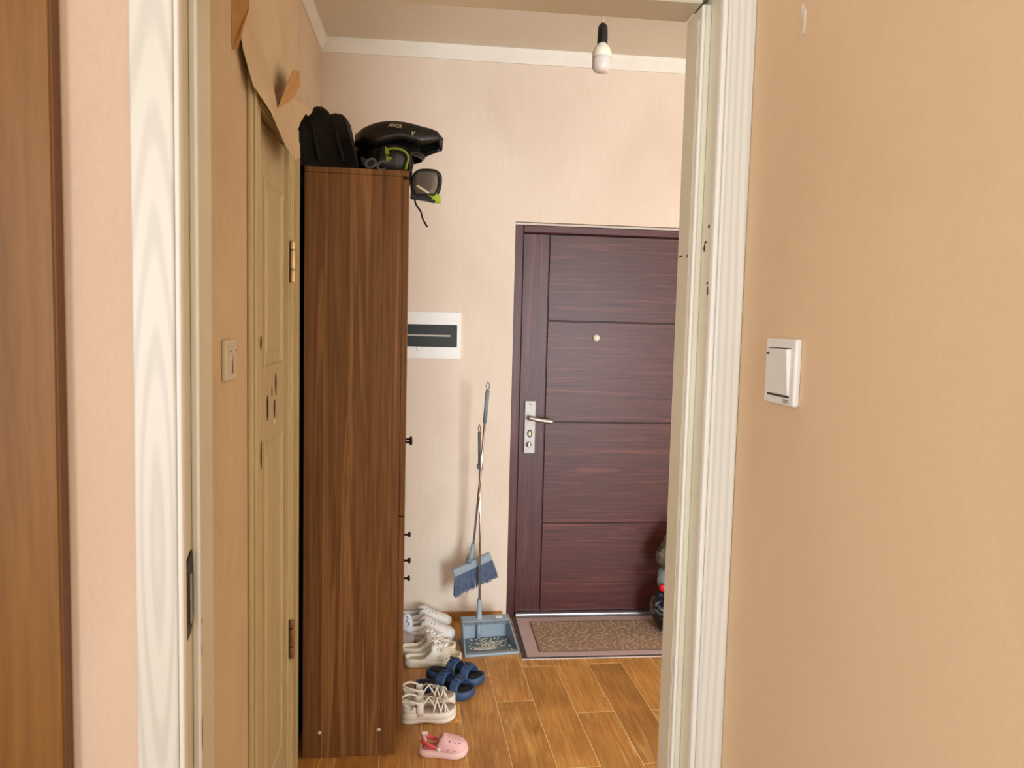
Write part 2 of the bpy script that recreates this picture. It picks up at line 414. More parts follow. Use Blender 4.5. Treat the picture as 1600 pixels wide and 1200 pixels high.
# floor: screed with wood-look planks on it
fl = struct(boxes('floor', [(-0.66, 3.4, YN0, 4.06, -0.10, -0.0014)], 'grout'))
struct(boxes('floor', [(-1.52, 3.4, -2.52, YN0, -0.10, 0.0)], 'floor_far'))
ANG = R(2.2); ca, sa = math.cos(ANG), math.sin(ANG); PW, PL = 0.1535, 0.80
def clip(poly, f):
    out = []
    for a, b in zip(poly, poly[1:]+poly[:1]):
        fa, fb = f(a), f(b)
        if fa >= 0: out.append(a)
        if (fa >= 0) != (fb >= 0):
            t = fa/(fa-fb); out.append((a[0]+(b[0]-a[0])*t, a[1]+(b[1]-a[1])*t))
    return out
offs = {0: 3.0, 1: 3.31, 2: 2.88, 3: 3.31, 4: 2.88, 5: 3.32, -1: 3.24, -2: 2.86, -3: 3.1, -4: 2.75, -5: 3.2}
rnd = random.Random(3)
for i in range(-6, 13):
    o0 = offs.get(i, 2.8+rnd.random()*0.8)
    for k in range(-3, 3):
        xa, xb = i*PW, (i+1)*PW; ya, yb = o0-3.0+k*PL, o0-3.0+(k+1)*PL
        g = 0.0017
        poly = [(xa+g, ya+g), (xb-g, ya+g), (xb-g, yb-g), (xa+g, yb-g)]
        poly = [(0.294+x*ca-y*sa, 3.0+x*sa+y*ca) for x, y in poly]
        for f in (lambda p: p[0]+0.60, lambda p: 2.2-p[0], lambda p: p[1]-YN0-0.002, lambda p: (4.02 if 0.42 < p[0] < 1.33 else YF+0.02)-p[1]):
            if poly: poly = clip(poly, f)
        if len(poly) < 3: continue
        cx = sum(p[0] for p in poly)/len(poly); cy = sum(p[1] for p in poly)/len(poly)
        A = 0.5*sum(a[0]*b[1]-a[1]*b[0] for a, b in zip(poly, poly[1:]+poly[:1]))
        if abs(A) < 0.003: continue
        dz = rnd.uniform(-0.0003, 0)
        ins = [(p[0]+(cx-p[0])*0.022 if abs(cx-p[0]) < 0.2 else p[0]-math.copysign(0.002, p[0]-cx),
                p[1]-math.copysign(0.002, p[1]-cy)) for p in poly]
        bm = bmesh.new()
        a_rings(bm, [[(p[0]-cx, p[1]-cy, -0.0014) for p in poly], [(p[0]-cx, p[1]-cy, -0.0009) for p in poly], [(p[0]-cx, p[1]-cy, dz) for p in ins]])
        mobj('plank', bm, 'floor_plank', fl, loc=(cx, cy, 0), rot=(0, 0, 0))

# ------------------------------------------------------------------ doorway lining (trim_3): casing, rabbet, stop
dw = struct(empty('trim_3', (0, YN0, 0)), 'cream painted door lining with casing and worn edges')
def lining(side, xw, xj, xs, xo):
    s = side
    # casing board on the room face, rounded inner bead
    a, b = sorted((xo, xw))
    box('casing', a, b, -0.016, 0.0, 0, 2.085, 'trim_white', dw, 0.003, 2)
    a, b = sorted((xw, xw-s*0.008))
    box('casing_bead', a, b, -0.013, 0.004, 0, 2.034, 'caulk_white', dw, 0.003, 2, True)
    a, b = sorted((xj, xj+s*0.02))
    box('jamb', a, b, 0.0, 0.117, 0, 2.034, 'trim_cream', dw, 0.001)
    a, b = sorted((xs, xj))
    box('door_stop', a, b, 0.041, 0.117, 0, 2.02, 'trim_cream', dw, 0.003, 2)
    a, b = sorted((xs-s*0.0015, xs+s*0.004))
    box('stop_bead', a, b, 0.0385, 0.047, 0, 2.018, 'caulk_white', dw, 0.002, 2, True)
lining(-1, -0.3495, -0.346, -0.335, -0.4055)
lining(1, 0.422, 0.416, 0.402, 0.4628)
boxes('head_jamb', [(-0.346, 0.416, 0.0, 0.117, 2.034, 2.045)], 'trim_cream', dw, 0.001)
boxes('head_stop', [(-0.333, 0.402, 0.041, 0.117, 2.020, 2.034)], 'trim_cream', dw, 0.002)
boxes('head_casing', [(-0.411, 0.4628, -0.016, 0.0, 2.034, 2.095)], 'trim_white', dw, 0.003)
# hall side: thin mouldings on the right lining
for q in (0.051, 0.057):
    box('moulding_line', 0.4005, 0.4022, q, q+0.003, 0, 2.0, 'trim_cream', dw, 0.0007)
# strike plate on the left rabbet
sp = prism('strike_plate', [(0.006, 1.070), (0.010, 1.058), (0.030, 1.066), (0.040, 1.090), (0.040, 1.165), (0.036, 1.188), (0.008, 1.172)], 'x', -0.346, -0.3435, 'dark_metal', dw, 0.0006)
box('latch_slot', -0.3437, -0.3428, 0.027, 0.034, 1.085, 1.150, 'chip_dark', sp, 0.0)
box('latch_lip', -0.3437, -0.341, 0.020, 0.027, 1.080, 1.155, 'silver', sp, 0.001)
def chip(parent, plane, coord, pts, mat, t=0.0008):
    prism('paint_chip', pts, plane, coord, coord+t, mat, parent)
def jag(cy, cz, w, h, seed):
    r = random.Random(seed); n = 9
    return [(cy+w*math.cos(2*math.pi*k/n)*r.uniform(0.5, 1.1), cz+h*math.sin(2*math.pi*k/n)*r.uniform(0.6, 1.1)) for k in range(n)]
for cy, cz, w_, h_, sd in ((0.014, 1.685, 0.004, 0.003, 1), (0.030, 1.655, 0.003, 0.006, 2), (0.026, 1.663, 0.005, 0.002, 22), (0.008, 1.588, 0.002, 0.008, 3), (0.011, 1.60, 0.004, 0.002, 4)):
    chip(dw, 'x', 0.4152, jag(cy, cz, w_, h_, sd), 'chip_dark')
for cy, cz, w_, h_, sd in ((0.100, 1.647, 0.009, 0.0012, 5), (0.066, 1.645, 0.002, 0.003, 6)):
    chip(dw, 'x', 0.4012, jag(cy, cz, w_, h_, sd), 'chip_dark')
for cy, cz, w_, h_, sd in ((0.046, 1.075, 0.003, 0.006, 7), (0.045, 1.03, 0.002, 0.014, 8), (0.044, 0.90, 0.003, 0.035, 9)):
    chip(dw, 'x', -0.3352, jag(cy, cz, w_, h_, sd), 'chip_wood', 0.0022)

# ------------------------------------------------------------------ entrance door (door_1)
d1 = struct(empty('door_1', (0.42, YF, 0)), 'dark red-brown wood-grain entrance door with lever handle')
box('frame_side', 0.0, 0.045, 0.022, 0.14, 0.0, 2.036, 'door_vertical', d1, 0.004)
box('frame_side', 0.875, 0.91, 0.022, 0.14, 0.0, 2.036, 'door_vertical', d1, 0.004)
box('frame_top', 0.045, 0.875, 0.022, 0.14, 1.998, 2.036, 'door_horizontal', d1, 0.004)
box('plaster_gap', 0.0, 0.91, 0.03, 0.14, 2.036, 2.047, 'plaster_rough', d1, 0.002)
box('leaf_core', 0.047, 0.873, 0.052, 0.11, 0.022, 1.995, 'door_groove', d1, 0.0)
box('stile', 0.048, 0.180, 0.044, 0.06, 0.023, 1.994, 'door_vertical', d1, 0.0025)
for z0, z1 in ((1.558, 1.994), (1.034, 1.553), (0.499, 1.029), (0.023, 0.494)):
    bm = bmesh.new(); a_box(bm, -0.344, 0.344, -0.008, 0.008, -(z1-z0)/2, (z1-z0)/2, 0.0025)
    mobj('door_panel', bm, 'door_horizontal', d1, loc=(0.528, 0.052, (z0+z1)/2))
box('threshold', 0.047, 0.873, 0.008, 0.10, 0.0, 0.021, 'steel_strip', d1, 0.006, 2)
lp = box('lock_plate', 0.074, 0.132, 0.028, 0.044, 0.868, 1.142, 'plate_metal', d1, 0.004, 2)
hd = boxes('lever_handle', [], 'silver', d1)
bm = bmesh.new()
a_tube(bm, [(0.098, 0.03, 1.055), (0.098, -0.012, 1.055)], 0.011, 12)
a_tube(bm, spline([(0.092, -0.012, 1.058), (0.12, -0.016, 1.053), (0.16, -0.016, 1.046), (0.216, -0.014, 1.040)], 5), [0.0125]*4+[0.012]*6+[0.0135]*6, 12)
bpy.data.objects.remove(hd, do_unlink=True)
mobj('lever_handle', bm, 'silver', d1, True)
prism('keyhole_rim', [(0.103+0.013*math.cos(a), 0.972+0.02*math.sin(a)) for a in [2*math.pi*k/16 for k in range(16)]], 'y', 0.0255, 0.03, 'chip_dark', lp)
prism('keyhole', [(0.103+0.007*math.cos(a), 0.972+0.014*math.sin(a)) for a in [2*math.pi*k/16 for k in range(16)]], 'y', 0.0235, 0.03, 'decal_cream', lp)
lathe('thumb_turn', [(0.015, 0), (0.015, 0.004), (0.011, 0.008), (0, 0.009)], 'silver', lp, 16, (0.099, 0.028, 0.915), (R(90), 0, 0))
box('turn_bar', 0.094, 0.104, 0.008, 0.024, 0.901, 0.93, 'silver', lp, 0.002)
lathe('screw', [(0.004, 0), (0.003, 0.002), (0, 0.002)], 'dark_metal', lp, 10, (0.103, 0.028, 1.125), (R(90), 0, 0))
lathe('peephole', [(0.018, 0), (0.018, 0.006), (0.014, 0.012), (0, 0.012)], 'plastic_ivory', d1, 18, (0.440, 0.044, 1.473), (R(90), 0, 0))

# ------------------------------------------------------------------ cream side door (door_2), local: y along the wall, x out of it
d2 = struct(empty('door_2', (XB, 0, 0)), 'narrow cream panelled door with chipped paint and hinges')
box('casing', 0.0, 0.010, 1.880, 1.985, 0, 2.10, 'trim_tan', d2, 0.004, 2)
box('casing', 0.0, 0.007, 2.425, 2.562, 0, 2.10, 'trim_tan', d2, 0.004, 2)
box('casing', 0.0, 0.0065, 1.880, 2.562, 2.062, 2.13, 'trim_tan', d2, 0.004, 2)
box('casing_bead', 0.008, 0.016, 1.905, 1.922, 0, 2.09, 'trim_tan', d2, 0.004, 2)
box('casing_bead', 0.006, 0.0105, 2.53, 2.558, 0, 2.09, 'trim_tan', d2, 0.004, 2)
box('casing_bead', 0.006, 0.0105, 2.438, 2.452, 0, 2.09, 'trim_tan', d2, 0.004, 2)
box('jamb', -0.05, 0.002, 1.982, 2.022, 0, 2.055, 'trim_tan', d2, 0.002)
box('jamb', -0.05, 0.002, 2.415, 2.44, 0, 2.055, 'trim_tan', d2, 0.002)
lf = box('door_leaf', -0.055, -0.012, 2.023, 2.413, 0.01, 2.045, 'leaf_tan', d2, 0.003)
def raised(z0, z1, y0=2.100, y1=2.360):
    fr = [(y0, z0, y1, z1)]
    bm = bmesh.new()
    ins = [0, 0.008, 0.016, 0.034, 0.045]; hs = [-0.0125, -0.006, -0.0105, -0.0105, -0.007]
    a_rings(bm, [[(h, y0+i, z0+i), (h, y1-i, z0+i), (h, y1-i, z1-i), (h, y0+i, z1-i)] for i, h in zip(ins, hs)], False, True)
    mobj('door_panel', bm, 'leaf_tan', lf)
    # bright moulding lines
    for yy in (y0+0.006, y1-0.006):
        box('moulding', -0.013, -0.004, yy-0.004, yy+0.004, z0, z1, 'trim_tan', lf, 0.003, 2)
raised(1.40, 1.90); raised(0.20, 1.20)
for zc in (1.705, 0.52):
    h = empty('hinge', (0.012, 2.422, zc)); h.parent = d2
    m_ = 'brass_pale' if zc > 1 else 'brass_dull'
    for za, zb in ((-0.062, -0.026), (-0.022, 0.034), (0.038, 0.062)):
        lathe('hinge_knuckle', [(0.007, za), (0.0075, za+0.002), (0.0075, zb-0.002), (0.007, zb)], m_, h, 12)
    box('hinge_leaf', -0.012, -0.004, -0.004, 0.012, -0.062, 0.062, 'dark_metal', h, 0.0)
for cy, cz, w_, h_, sd, mm in ((2.165, 1.285, 0.010, 0.040, 11, 'chip_dark'), (2.28, 1.345, 0.009, 0.034, 12, 'chip_dark'), (2.262, 1.275, 0.010, 0.034, 13, 'chip_dark'),
                           (2.225, 1.325, 0.006, 0.016, 14, 'chip_wood'), (2.262, 1.235, 0.007, 0.012, 15, 'plaster_white'), (2.168, 1.262, 0.006, 0.01, 16, 'plaster_white')):
    chip(d2, 'x', -0.0118, jag(cy, cz, w_, h_, sd), mm, 0.0016)
for cy, cz, w_, h_, sd in ((1.975, 1.47, 0.006, 0.018, 17), (1.978, 1.19, 0.006, 0.04, 18)):
    chip(d2, 'x', 0.012, jag(cy, cz, w_, h_, sd), 'chip_dark')
for cz, hh in ((1.27, 0.012), (1.15, 0.022), (1.03, 0.03)):
    chip(d2, 'x', -0.0118, jag(2.045, cz, 0.006, hh, int(cz*100)), 'chip_wood', 0.0016)

# ------------------------------------------------------------------ torn wallpaper above the cream door
def torn(name, pts, tri, mat, label, cat='wallpaper'):
    bm = bmesh.new(); v = [bm.verts.new(p) for p in pts]
    for t in tri: bm.faces.new([v[i] for i in t])
    bmesh.ops.recalc_face_normals(bm, faces=bm.faces[:])
    thicken(bm, 0.0012)
    return bm
tw = empty('torn_wallpaper', (XB, 2.0, 2.12))
tag(tw, 'large torn flap of peach wallpaper hanging over the cream door top', 'wallpaper')
def T(x, y, z): return (x-XB, y-2.0, z-2.12)
bm = torn('x', [T(-0.4285, 1.78, 2.20), T(-0.416, 1.785, 2.115), T(-0.408, 1.846, 2.057), T(-0.404, 1.905, 2.050), T(-0.398, 1.99, 2.038), T(-0.392, 2.152, 1.992), T(-0.388, 2.272, 1.980),
                T(-0.390, 2.374, 2.010), T(-0.398, 2.373, 2.086), T(-0.40, 2.439, 2.128), T(-0.392, 2.543, 2.195), T(-0.412, 2.34, 2.172), T(-0.410, 2.134, 2.085), T(-0.4285, 1.99, 2.21), T(-0.425, 2.12, 2.17)],
          [(0, 1, 2, 13), (2, 3, 4, 13), (13, 4, 12, 14), (4, 5, 12), (5, 6, 7, 12), (12, 7, 8, 11), (11, 8, 9, 10)], 'paper_side', '')
mobj('hanging_sheet', bm, 'paper_shade', tw)
bm = torn('x', [T(-0.409, 2.134, 2.083), T(-0.385, 2.225, 2.215), T(-0.38, 2.30, 2.235), T(-0.395, 2.40, 2.225), T(-0.402, 2.335, 2.17), T(-0.398, 2.235, 2.13)],
          [(0, 1, 2, 5), (5, 2, 3, 4)], 'paper_back', '')
mobj('curled_back', bm, 'paper_back', tw)
tw2 = empty('torn_wallpaper', (XB, 1.78, 2.16))
tag(tw2, 'small curled strip of torn wallpaper left of the large flap', 'wallpaper')
def T2(x, y, z): return (x-XB, y-1.78, z-2.16)
bm = torn('x', [T2(-0.4285, 1.742, 2.10), T2(-0.4285, 1.748, 2.30), T2(-0.405, 1.80, 2.30), T2(-0.40, 1.775, 2.20), T2(-0.412, 1.755, 2.15), T2(-0.418, 1.75, 2.105)], [(0, 1, 2, 3), (0, 3, 4, 5)], 'paper_back', '')
mobj('curled_strip', bm, 'paper_back', tw2)
# a small tear in the paper of the near wall
tr = prism('wallpaper_tear', [(0.953, 1.905), (0.960, 1.903), (0.957, 1.922), (0.966, 1.938), (0.962, 1.944), (0.953, 1.932)], 'x', 0.4618, 0.4630, 'plaster_rough')
tag(tr, 'small pale torn spot in the peach wallpaper high beside the doorway', 'wallpaper')

# ------------------------------------------------------------------ brown wooden panel at the left edge of the picture
wd = empty('wooden_panel', (-0.82, YN0-0.003, 0)); tag(wd, 'brown wooden panel standing against the wall at the photo left edge', 'wooden panel')
box('panel_board', -0.30, 0.318, -0.020, -0.004, 0.0, 2.55, 'wardrobe_wood', wd, 0.002)
box('edge_band', 0.318, 0.3225, -0.021, 0.0, 0.0, 2.55, 'wardrobe_edge', wd, 0.002, 2)
box('cover_strip', 0.20, 0.228, -0.024, -0.018, 0.0, 2.55, 'wardrobe_wood', wd, 0.003, 2)

# ------------------------------------------------------------------ switches
def switch(name, loc, rz, label, mat):
    """local: x out of the wall, y across, z up; loc = middle of the back"""
    r_ = empty(name, loc, (0, 0, rz)); tag(r_, label, 'light switch')
    bm = bmesh.new(); a_box(bm, 0, 0.009, -0.043, 0.043, -0.043, 0.043, 0.003, 2); mobj('switch_plate', bm, mat, r_)
    bm = bmesh.new()
    a_rings(bm, [[(0.009, -0.030, -0.030), (0.009, 0.030, -0.030), (0.009, 0.030, 0.030), (0.009, -0.030, 0.030)],
                 [(0.0105, -0.029, -0.029), (0.0105, 0.029, -0.029), (0.0145, 0.029, 0.029), (0.0145, -0.029, 0.029)]])
    mobj('rocker', bm, mat, r_)
    return r_
s1 = switch('light_switch', (0.463, 0.958, 1.478), R(180), 'white single rocker switch on the peach wall right of the doorway', 'plastic_white')
box('indicator', 0.0135, 0.0148, -0.027, -0.020, 0.022, 0.0245, 'chip_dark', s1, 0.0)
box('shadow_gap', 0.0088, 0.0096, -0.031, 0.031, 0.0295, 0.031, 'grey_dark', s1, 0.0)
box('shadow_gap', 0.0088, 0.0096, -0.031, 0.031, -0.0325, -0.0298, 'grey_dark', s1, 0.0)
text('maker_mark', 'DEPT', 0.007, 'decal_grey', s1, Matrix.Translation((0.0092, 0.022, -0.0375)) @ Matrix.Rotation(R(90), 4, 'Z') @ Matrix.Rotation(R(90), 4, 'X'), 0.0002, 0.2)
s2 = switch('light_switch', (XB, 1.695, 1.440), 0, 'ivory double rocker switch on the shaded wall beside the cream door', 'plastic_ivory')
box('rocker_split', 0.0105, 0.0135, -0.0008, 0.0008, -0.028, 0.028, 'chip_wood', s2, 0.0)
for yy in (-0.022, 0.022): box('indicator', 0.0132, 0.0146, yy-0.003, yy+0.003, 0.018, 0.022, 'chip_dark', s2, 0.0)

# ------------------------------------------------------------------ breaker box
bb = empty('breaker_box', (-0.005, YF, 1.468)); tag(bb, 'white flush breaker box with smoked window on the far wall', 'breaker box')
boxes('cover', [(-0.16, 0.16, -0.012, 0, 0.054, 0.115), (-0.16, 0.16, -0.012, 0, -0.115, -0.058), (0.142, 0.16, -0.012, 0, -0.058, 0.054), (-0.16, -0.142, -0.012, 0, -0.058, 0.054)], 'plastic_white', bb)
wn = box('smoked_window', -0.142, 0.142, -0.007, -0.001, -0.058, 0.054, 'smoke_window', bb, 0.001)
box('breaker_strip', -0.142, 0.11, -0.0078, -0.0068, -0.005, 0.003, 'window_strip', wn, 0.0)
prism('latch', [(-0.062, -0.058), (-0.052, -0.078), (-0.026, -0.078), (-0.018, -0.058)], 'y', -0.017, -0.011, 'plastic_white', bb, 0.002)

# ------------------------------------------------------------------ shoe cabinet (local: x depth towards the hall, y along the wall)
cb = empty('shoe_cabinet', (-0.418, 2.635, 0), (0, 0, R(1.5))); tag(cb, 'tall walnut shoe cabinet with small dark knobs against left wall', 'cabinet')
CD, CW, CH = 0.320, 0.83, 2.036
box('side_panel', 0, CD, 0, 0.018, 0, 2.016, 'walnut', cb, 0.001)
box('side_panel', 0, CD, CW-0.018, CW, 0, 2.016, 'walnut', cb, 0.001)
box('top_board', 0, CD+0.022, 0, CW, 2.017, CH, 'walnut', cb, 0.001)
box('bottom_board', 0.01, CD, 0.018, CW-0.018, 0.125, 0.143, 'walnut', cb, 0.001)
box('back_panel', 0.0, 0.008, 0.018, CW-0.018, 0.02, 2.016, 'walnut', cb, 0.0)
box('edge_strip', CD-0.0005, CD+0.001, 0.0, 0.018, 0.002, 2.015, 'walnut_edge', cb, 0.0)
def cdoor(y0, y1, z0, z1, knobs):
    d = box('door', CD+0.002, CD+0.021, y0, y1, z0, z1, 'walnut', cb, 0.0015)
    for ky, kz in knobs:
        k = lathe('knob', [(0.006, 0), (0.004, 0.008), (0.005, 0.014), (0.012, 0.018), (0.013, 0.022), (0.009, 0.026), (0, 0.027)], 'iron_knob', d, 14, (CD+0.021, ky, kz), (0, R(90), 0))
cdoor(0.002, 0.413, 0.86, 2.008, [(0.375, 1.06)])
cdoor(0.002, 0.413, 0.086, 0.856, [(0.375, 0.585)])
cdoor(0.417, 0.828, 0.86, 2.008, [(0.455, 1.06)])
cdoor(0.417, 0.828, 0.56, 0.856, [(0.62, 0.622)])
cdoor(0.417, 0.828, 0.30, 0.556, [(0.62, 0.43)])
cdoor(0.417, 0.828, 0.086, 0.296, [])
for xx, zz in ((0.058, 0.092), (0.262, 0.094)):
    lathe('screw_cap', [(0.007, 0), (0.007, 0.001), (0.004, 0.003), (0, 0.003)], 'plastic_ivory', cb, 14, (xx, 0.0, zz), (R(90), 0, 0))

# black board added so the slot behind the cabinet reads as dark
bbd = prism('gap_darkener', [(2.655, 0.0), (3.40, 0.0), (3.40, 2.05), (3.37, 2.072), (2.685, 2.072), (2.655, 2.05)], 'x', -0.482, -0.448, 'gap_darkener', bev=0.004)
tag(bbd, 'tall black board added to darken the gap between cream door and cabinet', 'board')

# ------------------------------------------------------------------ black bag on the cabinet
bg = empty('black_bag', (-0.342, 2.757, CH+0.001)); tag(bg, 'slumped black fabric bag on top of the shoe cabinet', 'bag')
outl = [(-0.10, 0.0), (-0.10, 0.08), (-0.098, 0.155), (-0.094, 0.183), (-0.082, 0.178), (-0.07, 0.165), (-0.060, 0.178), (-0.050, 0.198), (-0.038, 0.205), (-0.020, 0.200), (-0.004, 0.184), (0.002, 0.177), (0.02, 0.183), (0.045, 0.181), (0.055, 0.17), (0.066, 0.12), (0.08, 0.05), (0.088, 0.0)]
bm = bmesh.new(); rings = []
for y_, s_, dx in ((-0.105, 0.72, 0.01), (-0.115, 0.88, 0.004), (-0.10, 0.98, 0), (-0.05, 1.0, 0), (0.0, 0.97, 0.004), (0.06, 0.92, 0), (0.10, 0.8, 0), (0.11, 0.6, 0)):
    ring = []
    for x, z in outl:
        n_ = noise.noise(Vector((x*22, y_*22, z*22)))*0.008
        ring.append((x*(0.9+0.1*s_)+dx+n_, y_+noise.noise(Vector((x*30+5, z*30, y_)))*0.010, max(0.0, z*s_+(n_ if z > 0.02 else 0))))
    rings.append(ring)
a_rings(bm, rings); mobj('bag_body', bm, 'black_fabric', bg, True)
tube('bag_strap', spline([(-0.085, -0.09, 0.15), (-0.108, -0.06, 0.12), (-0.112, 0.0, 0.10), (-0.105, 0.06, 0.11)], 6), 0.007, 'black_fabric', bg, 8, flat=0.4)
for k, (a, b, c) in enumerate((((-0.06, -0.1, 0.17), (-0.045, -0.112, 0.09), (-0.03, -0.112, 0.02)), ((0.01, -0.104, 0.16), (0.03, -0.112, 0.09), (0.05, -0.112, 0.02)))):
    tube('fold', spline([a, b, c], 6), [0.004]*6+[0.006]*7, 'black_fabric', bg, 8)

# ------------------------------------------------------------------ motocross helmet, facing +x
hm = empty('helmet', (-0.163, 2.915, CH+0.003)); tag(hm, 'black motocross helmet with lime trim and long peak on cabinet', 'helmet')
def shellpt(th, ph, k=1.0):
    """th: round from +x, ph: elevation"""
    a, b, c = 0.132, 0.116, 0.130
    x = math.cos(ph)*math.cos(th); y = math.cos(ph)*math.sin(th); z = math.sin(ph)
    X = a*x*k; Y = b*y*k; Z = c*z*k
    if z < 0:
        Y *= 1-0.12*(-z); X = X*(1+0.04*(-z))
    return Vector((X, Y, Z+0.070))
NT, NP = 48, 24
grid = [[shellpt(2*math.pi*i/NT, R(-32)+R(122)*j/NP) for j in range(NP+1)] for i in range(NT+1)]
def keepf(i, j):
    th = (2*math.pi*(i+0.5)/NT+math.pi) % (2*math.pi)-math.pi; ph = math.degrees(R(-32)+R(122)*(j+0.5)/NP)
    port = abs(math.degrees(th)) < 50 and ph < 10
    return not port
sheet('shell', grid, 0.006, 'black_gloss', hm, True, keepf)
# inner padding
blob('padding', (-0.004, 0, 0.078), (0.100, 0.094, 0.076), 'black_fabric', hm, 3, 0.03, 3)
# eye-port rim and lime line on the side towards the hall
def arc(th0, th1, ph0, ph1, n, k): return [shellpt(R(th0+(th1-th0)*i/n), R(ph0+(ph1-ph0)*i/n), k) for i in range(n+1)]
rim = [shellpt(R(-52), R(-30), 1.02), shellpt(R(-52), R(-12), 1.02), shellpt(R(-52), R(8), 1.02), shellpt(R(-44), R(13), 1.02), shellpt(R(-25), R(13), 1.02), shellpt(R(0), R(13), 1.02),
       shellpt(R(25), R(13), 1.02), shellpt(R(44), R(13), 1.02), shellpt(R(52), R(8), 1.02), shellpt(R(52), R(-12), 1.02), shellpt(R(52), R(-30), 1.02)]
tube('port_rim', spline(rim, 5), 0.006, 'black_matte', hm, 8)
# cheek side plate with lime C line
pl_ = [shellpt(R(t), R(p_), 1.035) for t, p_ in ((-104, 8), (-100, 26), (-84, 38), (-66, 34), (-54, 18), (-54, 0), (-60, -20), (-72, -31), (-92, -31), (-103, -14))]
bm = bmesh.new(); cpt = sum(pl_, Vector())/len(pl_)+Vector((0, -0.012, 0)); pv = [bm.verts.new(p) for p in spline(pl_, 4, True)]; cv = bm.verts.new(cpt)
for i in range(len(pv)): bm.faces.new((pv[i], pv[(i+1) % len(pv)], cv))
bmesh.ops.recalc_face_normals(bm, faces=bm.faces[:]); thicken(bm, 0.006)
mobj('cheek_plate', bm, 'black_matte', hm, True)
def flatcurve(name, pts, rad, mat): return tube(name, spline(pts, 6), rad, mat, hm, 8, flat=1.0)
YS = -0.125
def SP(px, pz, d=0.0): return (px, YS+d, pz)
flatcurve('lime_line', [SP(-0.002, 0.094, 0.0), SP(0.030, 0.101, 0.0), SP(0.066, 0.094, 0.012), SP(0.078, 0.072, 0.018), SP(0.073, 0.052, 0.016), SP(0.069, 0.030, 0.012)], [0.004]*13+[0.0045]*18, 'lime_dull')
prism('lime_block', [(-0.004, 0.078), (0.012, 0.078), (0.010, 0.099), (-0.004, 0.105)], 'y', YS-0.004, YS+0.003, 'lime_dull', hm, 0.001)
prism('lime_block', [(0.002, 0.056), (0.010, 0.054), (0.011, 0.060), (0.020, 0.062), (0.020, 0.070), (0.008, 0.069), (0.004, 0.074), (-0.001, 0.074)], 'y', YS-0.004, YS+0.003, 'lime_dull', hm, 0.001)
# peak: side skirts and crown in one lofted sheet
gp = []
for x, zt, zb, hw in ((-0.114, 0.158, 0.112, 0.070), (-0.085, 0.178, 0.100, 0.096), (-0.055, 0.191, 0.100, 0.108), (-0.03, 0.198, 0.108, 0.114), (0.0, 0.203, 0.120, 0.117), (0.031, 0.204, 0.130, 0.118),
                      (0.062, 0.202, 0.134, 0.117), (0.098, 0.197, 0.126, 0.113), (0.124, 0.192, 0.118, 0.108), (0.158, 0.186, 0.132, 0.100), (0.18, 0.178, 0.140, 0.094), (0.197, 0.158, 0.145, 0.088)):
    d = zt-zb
    gp.append([(x, -hw, zb), (x, -hw-0.003, zb+d*0.35), (x, -hw, zb+d*0.7), (x, -hw*0.90, zt-d*0.06), (x, -hw*0.6, zt+0.002), (x, -hw*0.25, zt+0.006), (x, 0, zt+0.007),
               (x, hw*0.25, zt+0.006), (x, hw*0.6, zt+0.002), (x, hw*0.90, zt-d*0.06), (x, hw, zb+d*0.7), (x, hw+0.003, zb+d*0.35), (x, hw, zb)])
sheet('peak', gp, 0.005, 'black_gloss', hm)
tube('peak_edge', spline([(0.196, -0.088, 0.148), (0.198, -0.05, 0.160), (0.199, 0, 0.164), (0.198, 0.05, 0.160), (0.196, 0.088, 0.148)], 5), 0.004, 'black_gloss', hm, 8)
prism('peak_fin', [(0.025, 0.208), (0.05, 0.208), (0.10, 0.200), (0.02, 0.222)], 'y', -0.012, 0.012, 'black_matte', hm, 0.001)
MT = Matrix.Rotation(R(90), 4, 'X')
text('brand_letters', 'AHGR', 0.017, 'decal_cream', hm, Matrix.Translation((0.030, -0.1215, 0.179)) @ Matrix.Rotation(R(4), 4, 'Y') @ MT, 0.0015, 0.3)
text('peak_mark', 'V', 0.020, 'decal_cream', hm, Matrix.Translation((0.090, -0.1185, 0.156)) @ MT, 0.0015, 0.4)
text('side_letters', 'OC', 0.050, 'decal_grey', hm, Matrix.Translation((-0.040, -0.1185, 0.042)) @ Matrix.Rotation(R(8), 4, 'Y') @ MT, 0.006, 0.3, 0.0016)
prism('side_flash', [(-0.092, 0.072), (-0.05, 0.058), (-0.02, 0.040), (-0.03, 0.038), (-0.085, 0.040)], 'y', -0.108, -0.098, 'grey_dark', hm, 0.002)

# ------------------------------------------------------------------ goggles hanging over the cabinet edge
gg = empty('goggles', (-0.02, 2.74, 2.01)); tag(gg, 'black goggles with clear lens and lime nose hanging off cabinet edge', 'goggles')
def ringpts(w_, h_, n=28, yc=0.0, skew=0.0):
    out = []
    for k in range(n):
        a = 2*math.pi*k/n; c_, s_ = math.cos(a), math.sin(a)
        x = w_*math.copysign(abs(c_)**0.7, c_); z = h_*math.copysign(abs(s_)**0.7, s_)
        out.append((x+skew*z, yc, z+0.004))
    return out
bm = bmesh.new()
a_rings(bm, [ringpts(0.046, 0.043, yc=0.030, skew=0.1), ringpts(0.053, 0.050, yc=0.026, skew=0.1), ringpts(0.054, 0.051, yc=0.0, skew=0.1), ringpts(0.050, 0.047, yc=-0.006, skew=0.1), ringpts(0.041, 0.037, yc=-0.006, skew=0.1), ringpts(0.040, 0.036, yc=0.020, skew=0.1)], False, False)
fr_ = mobj('goggle_frame', bm, 'black_matte', gg, True)
gp = []
for i in range(13):
    u = -1+2*i/12
    gp.append([(0.042*u*math.sqrt(1-(0.75*v)**4)+0.1*0.038*v, -0.004-0.008*(1-u*u), 0.038*v+0.004) for v in [-1+2*j/10 for j in range(11)]])
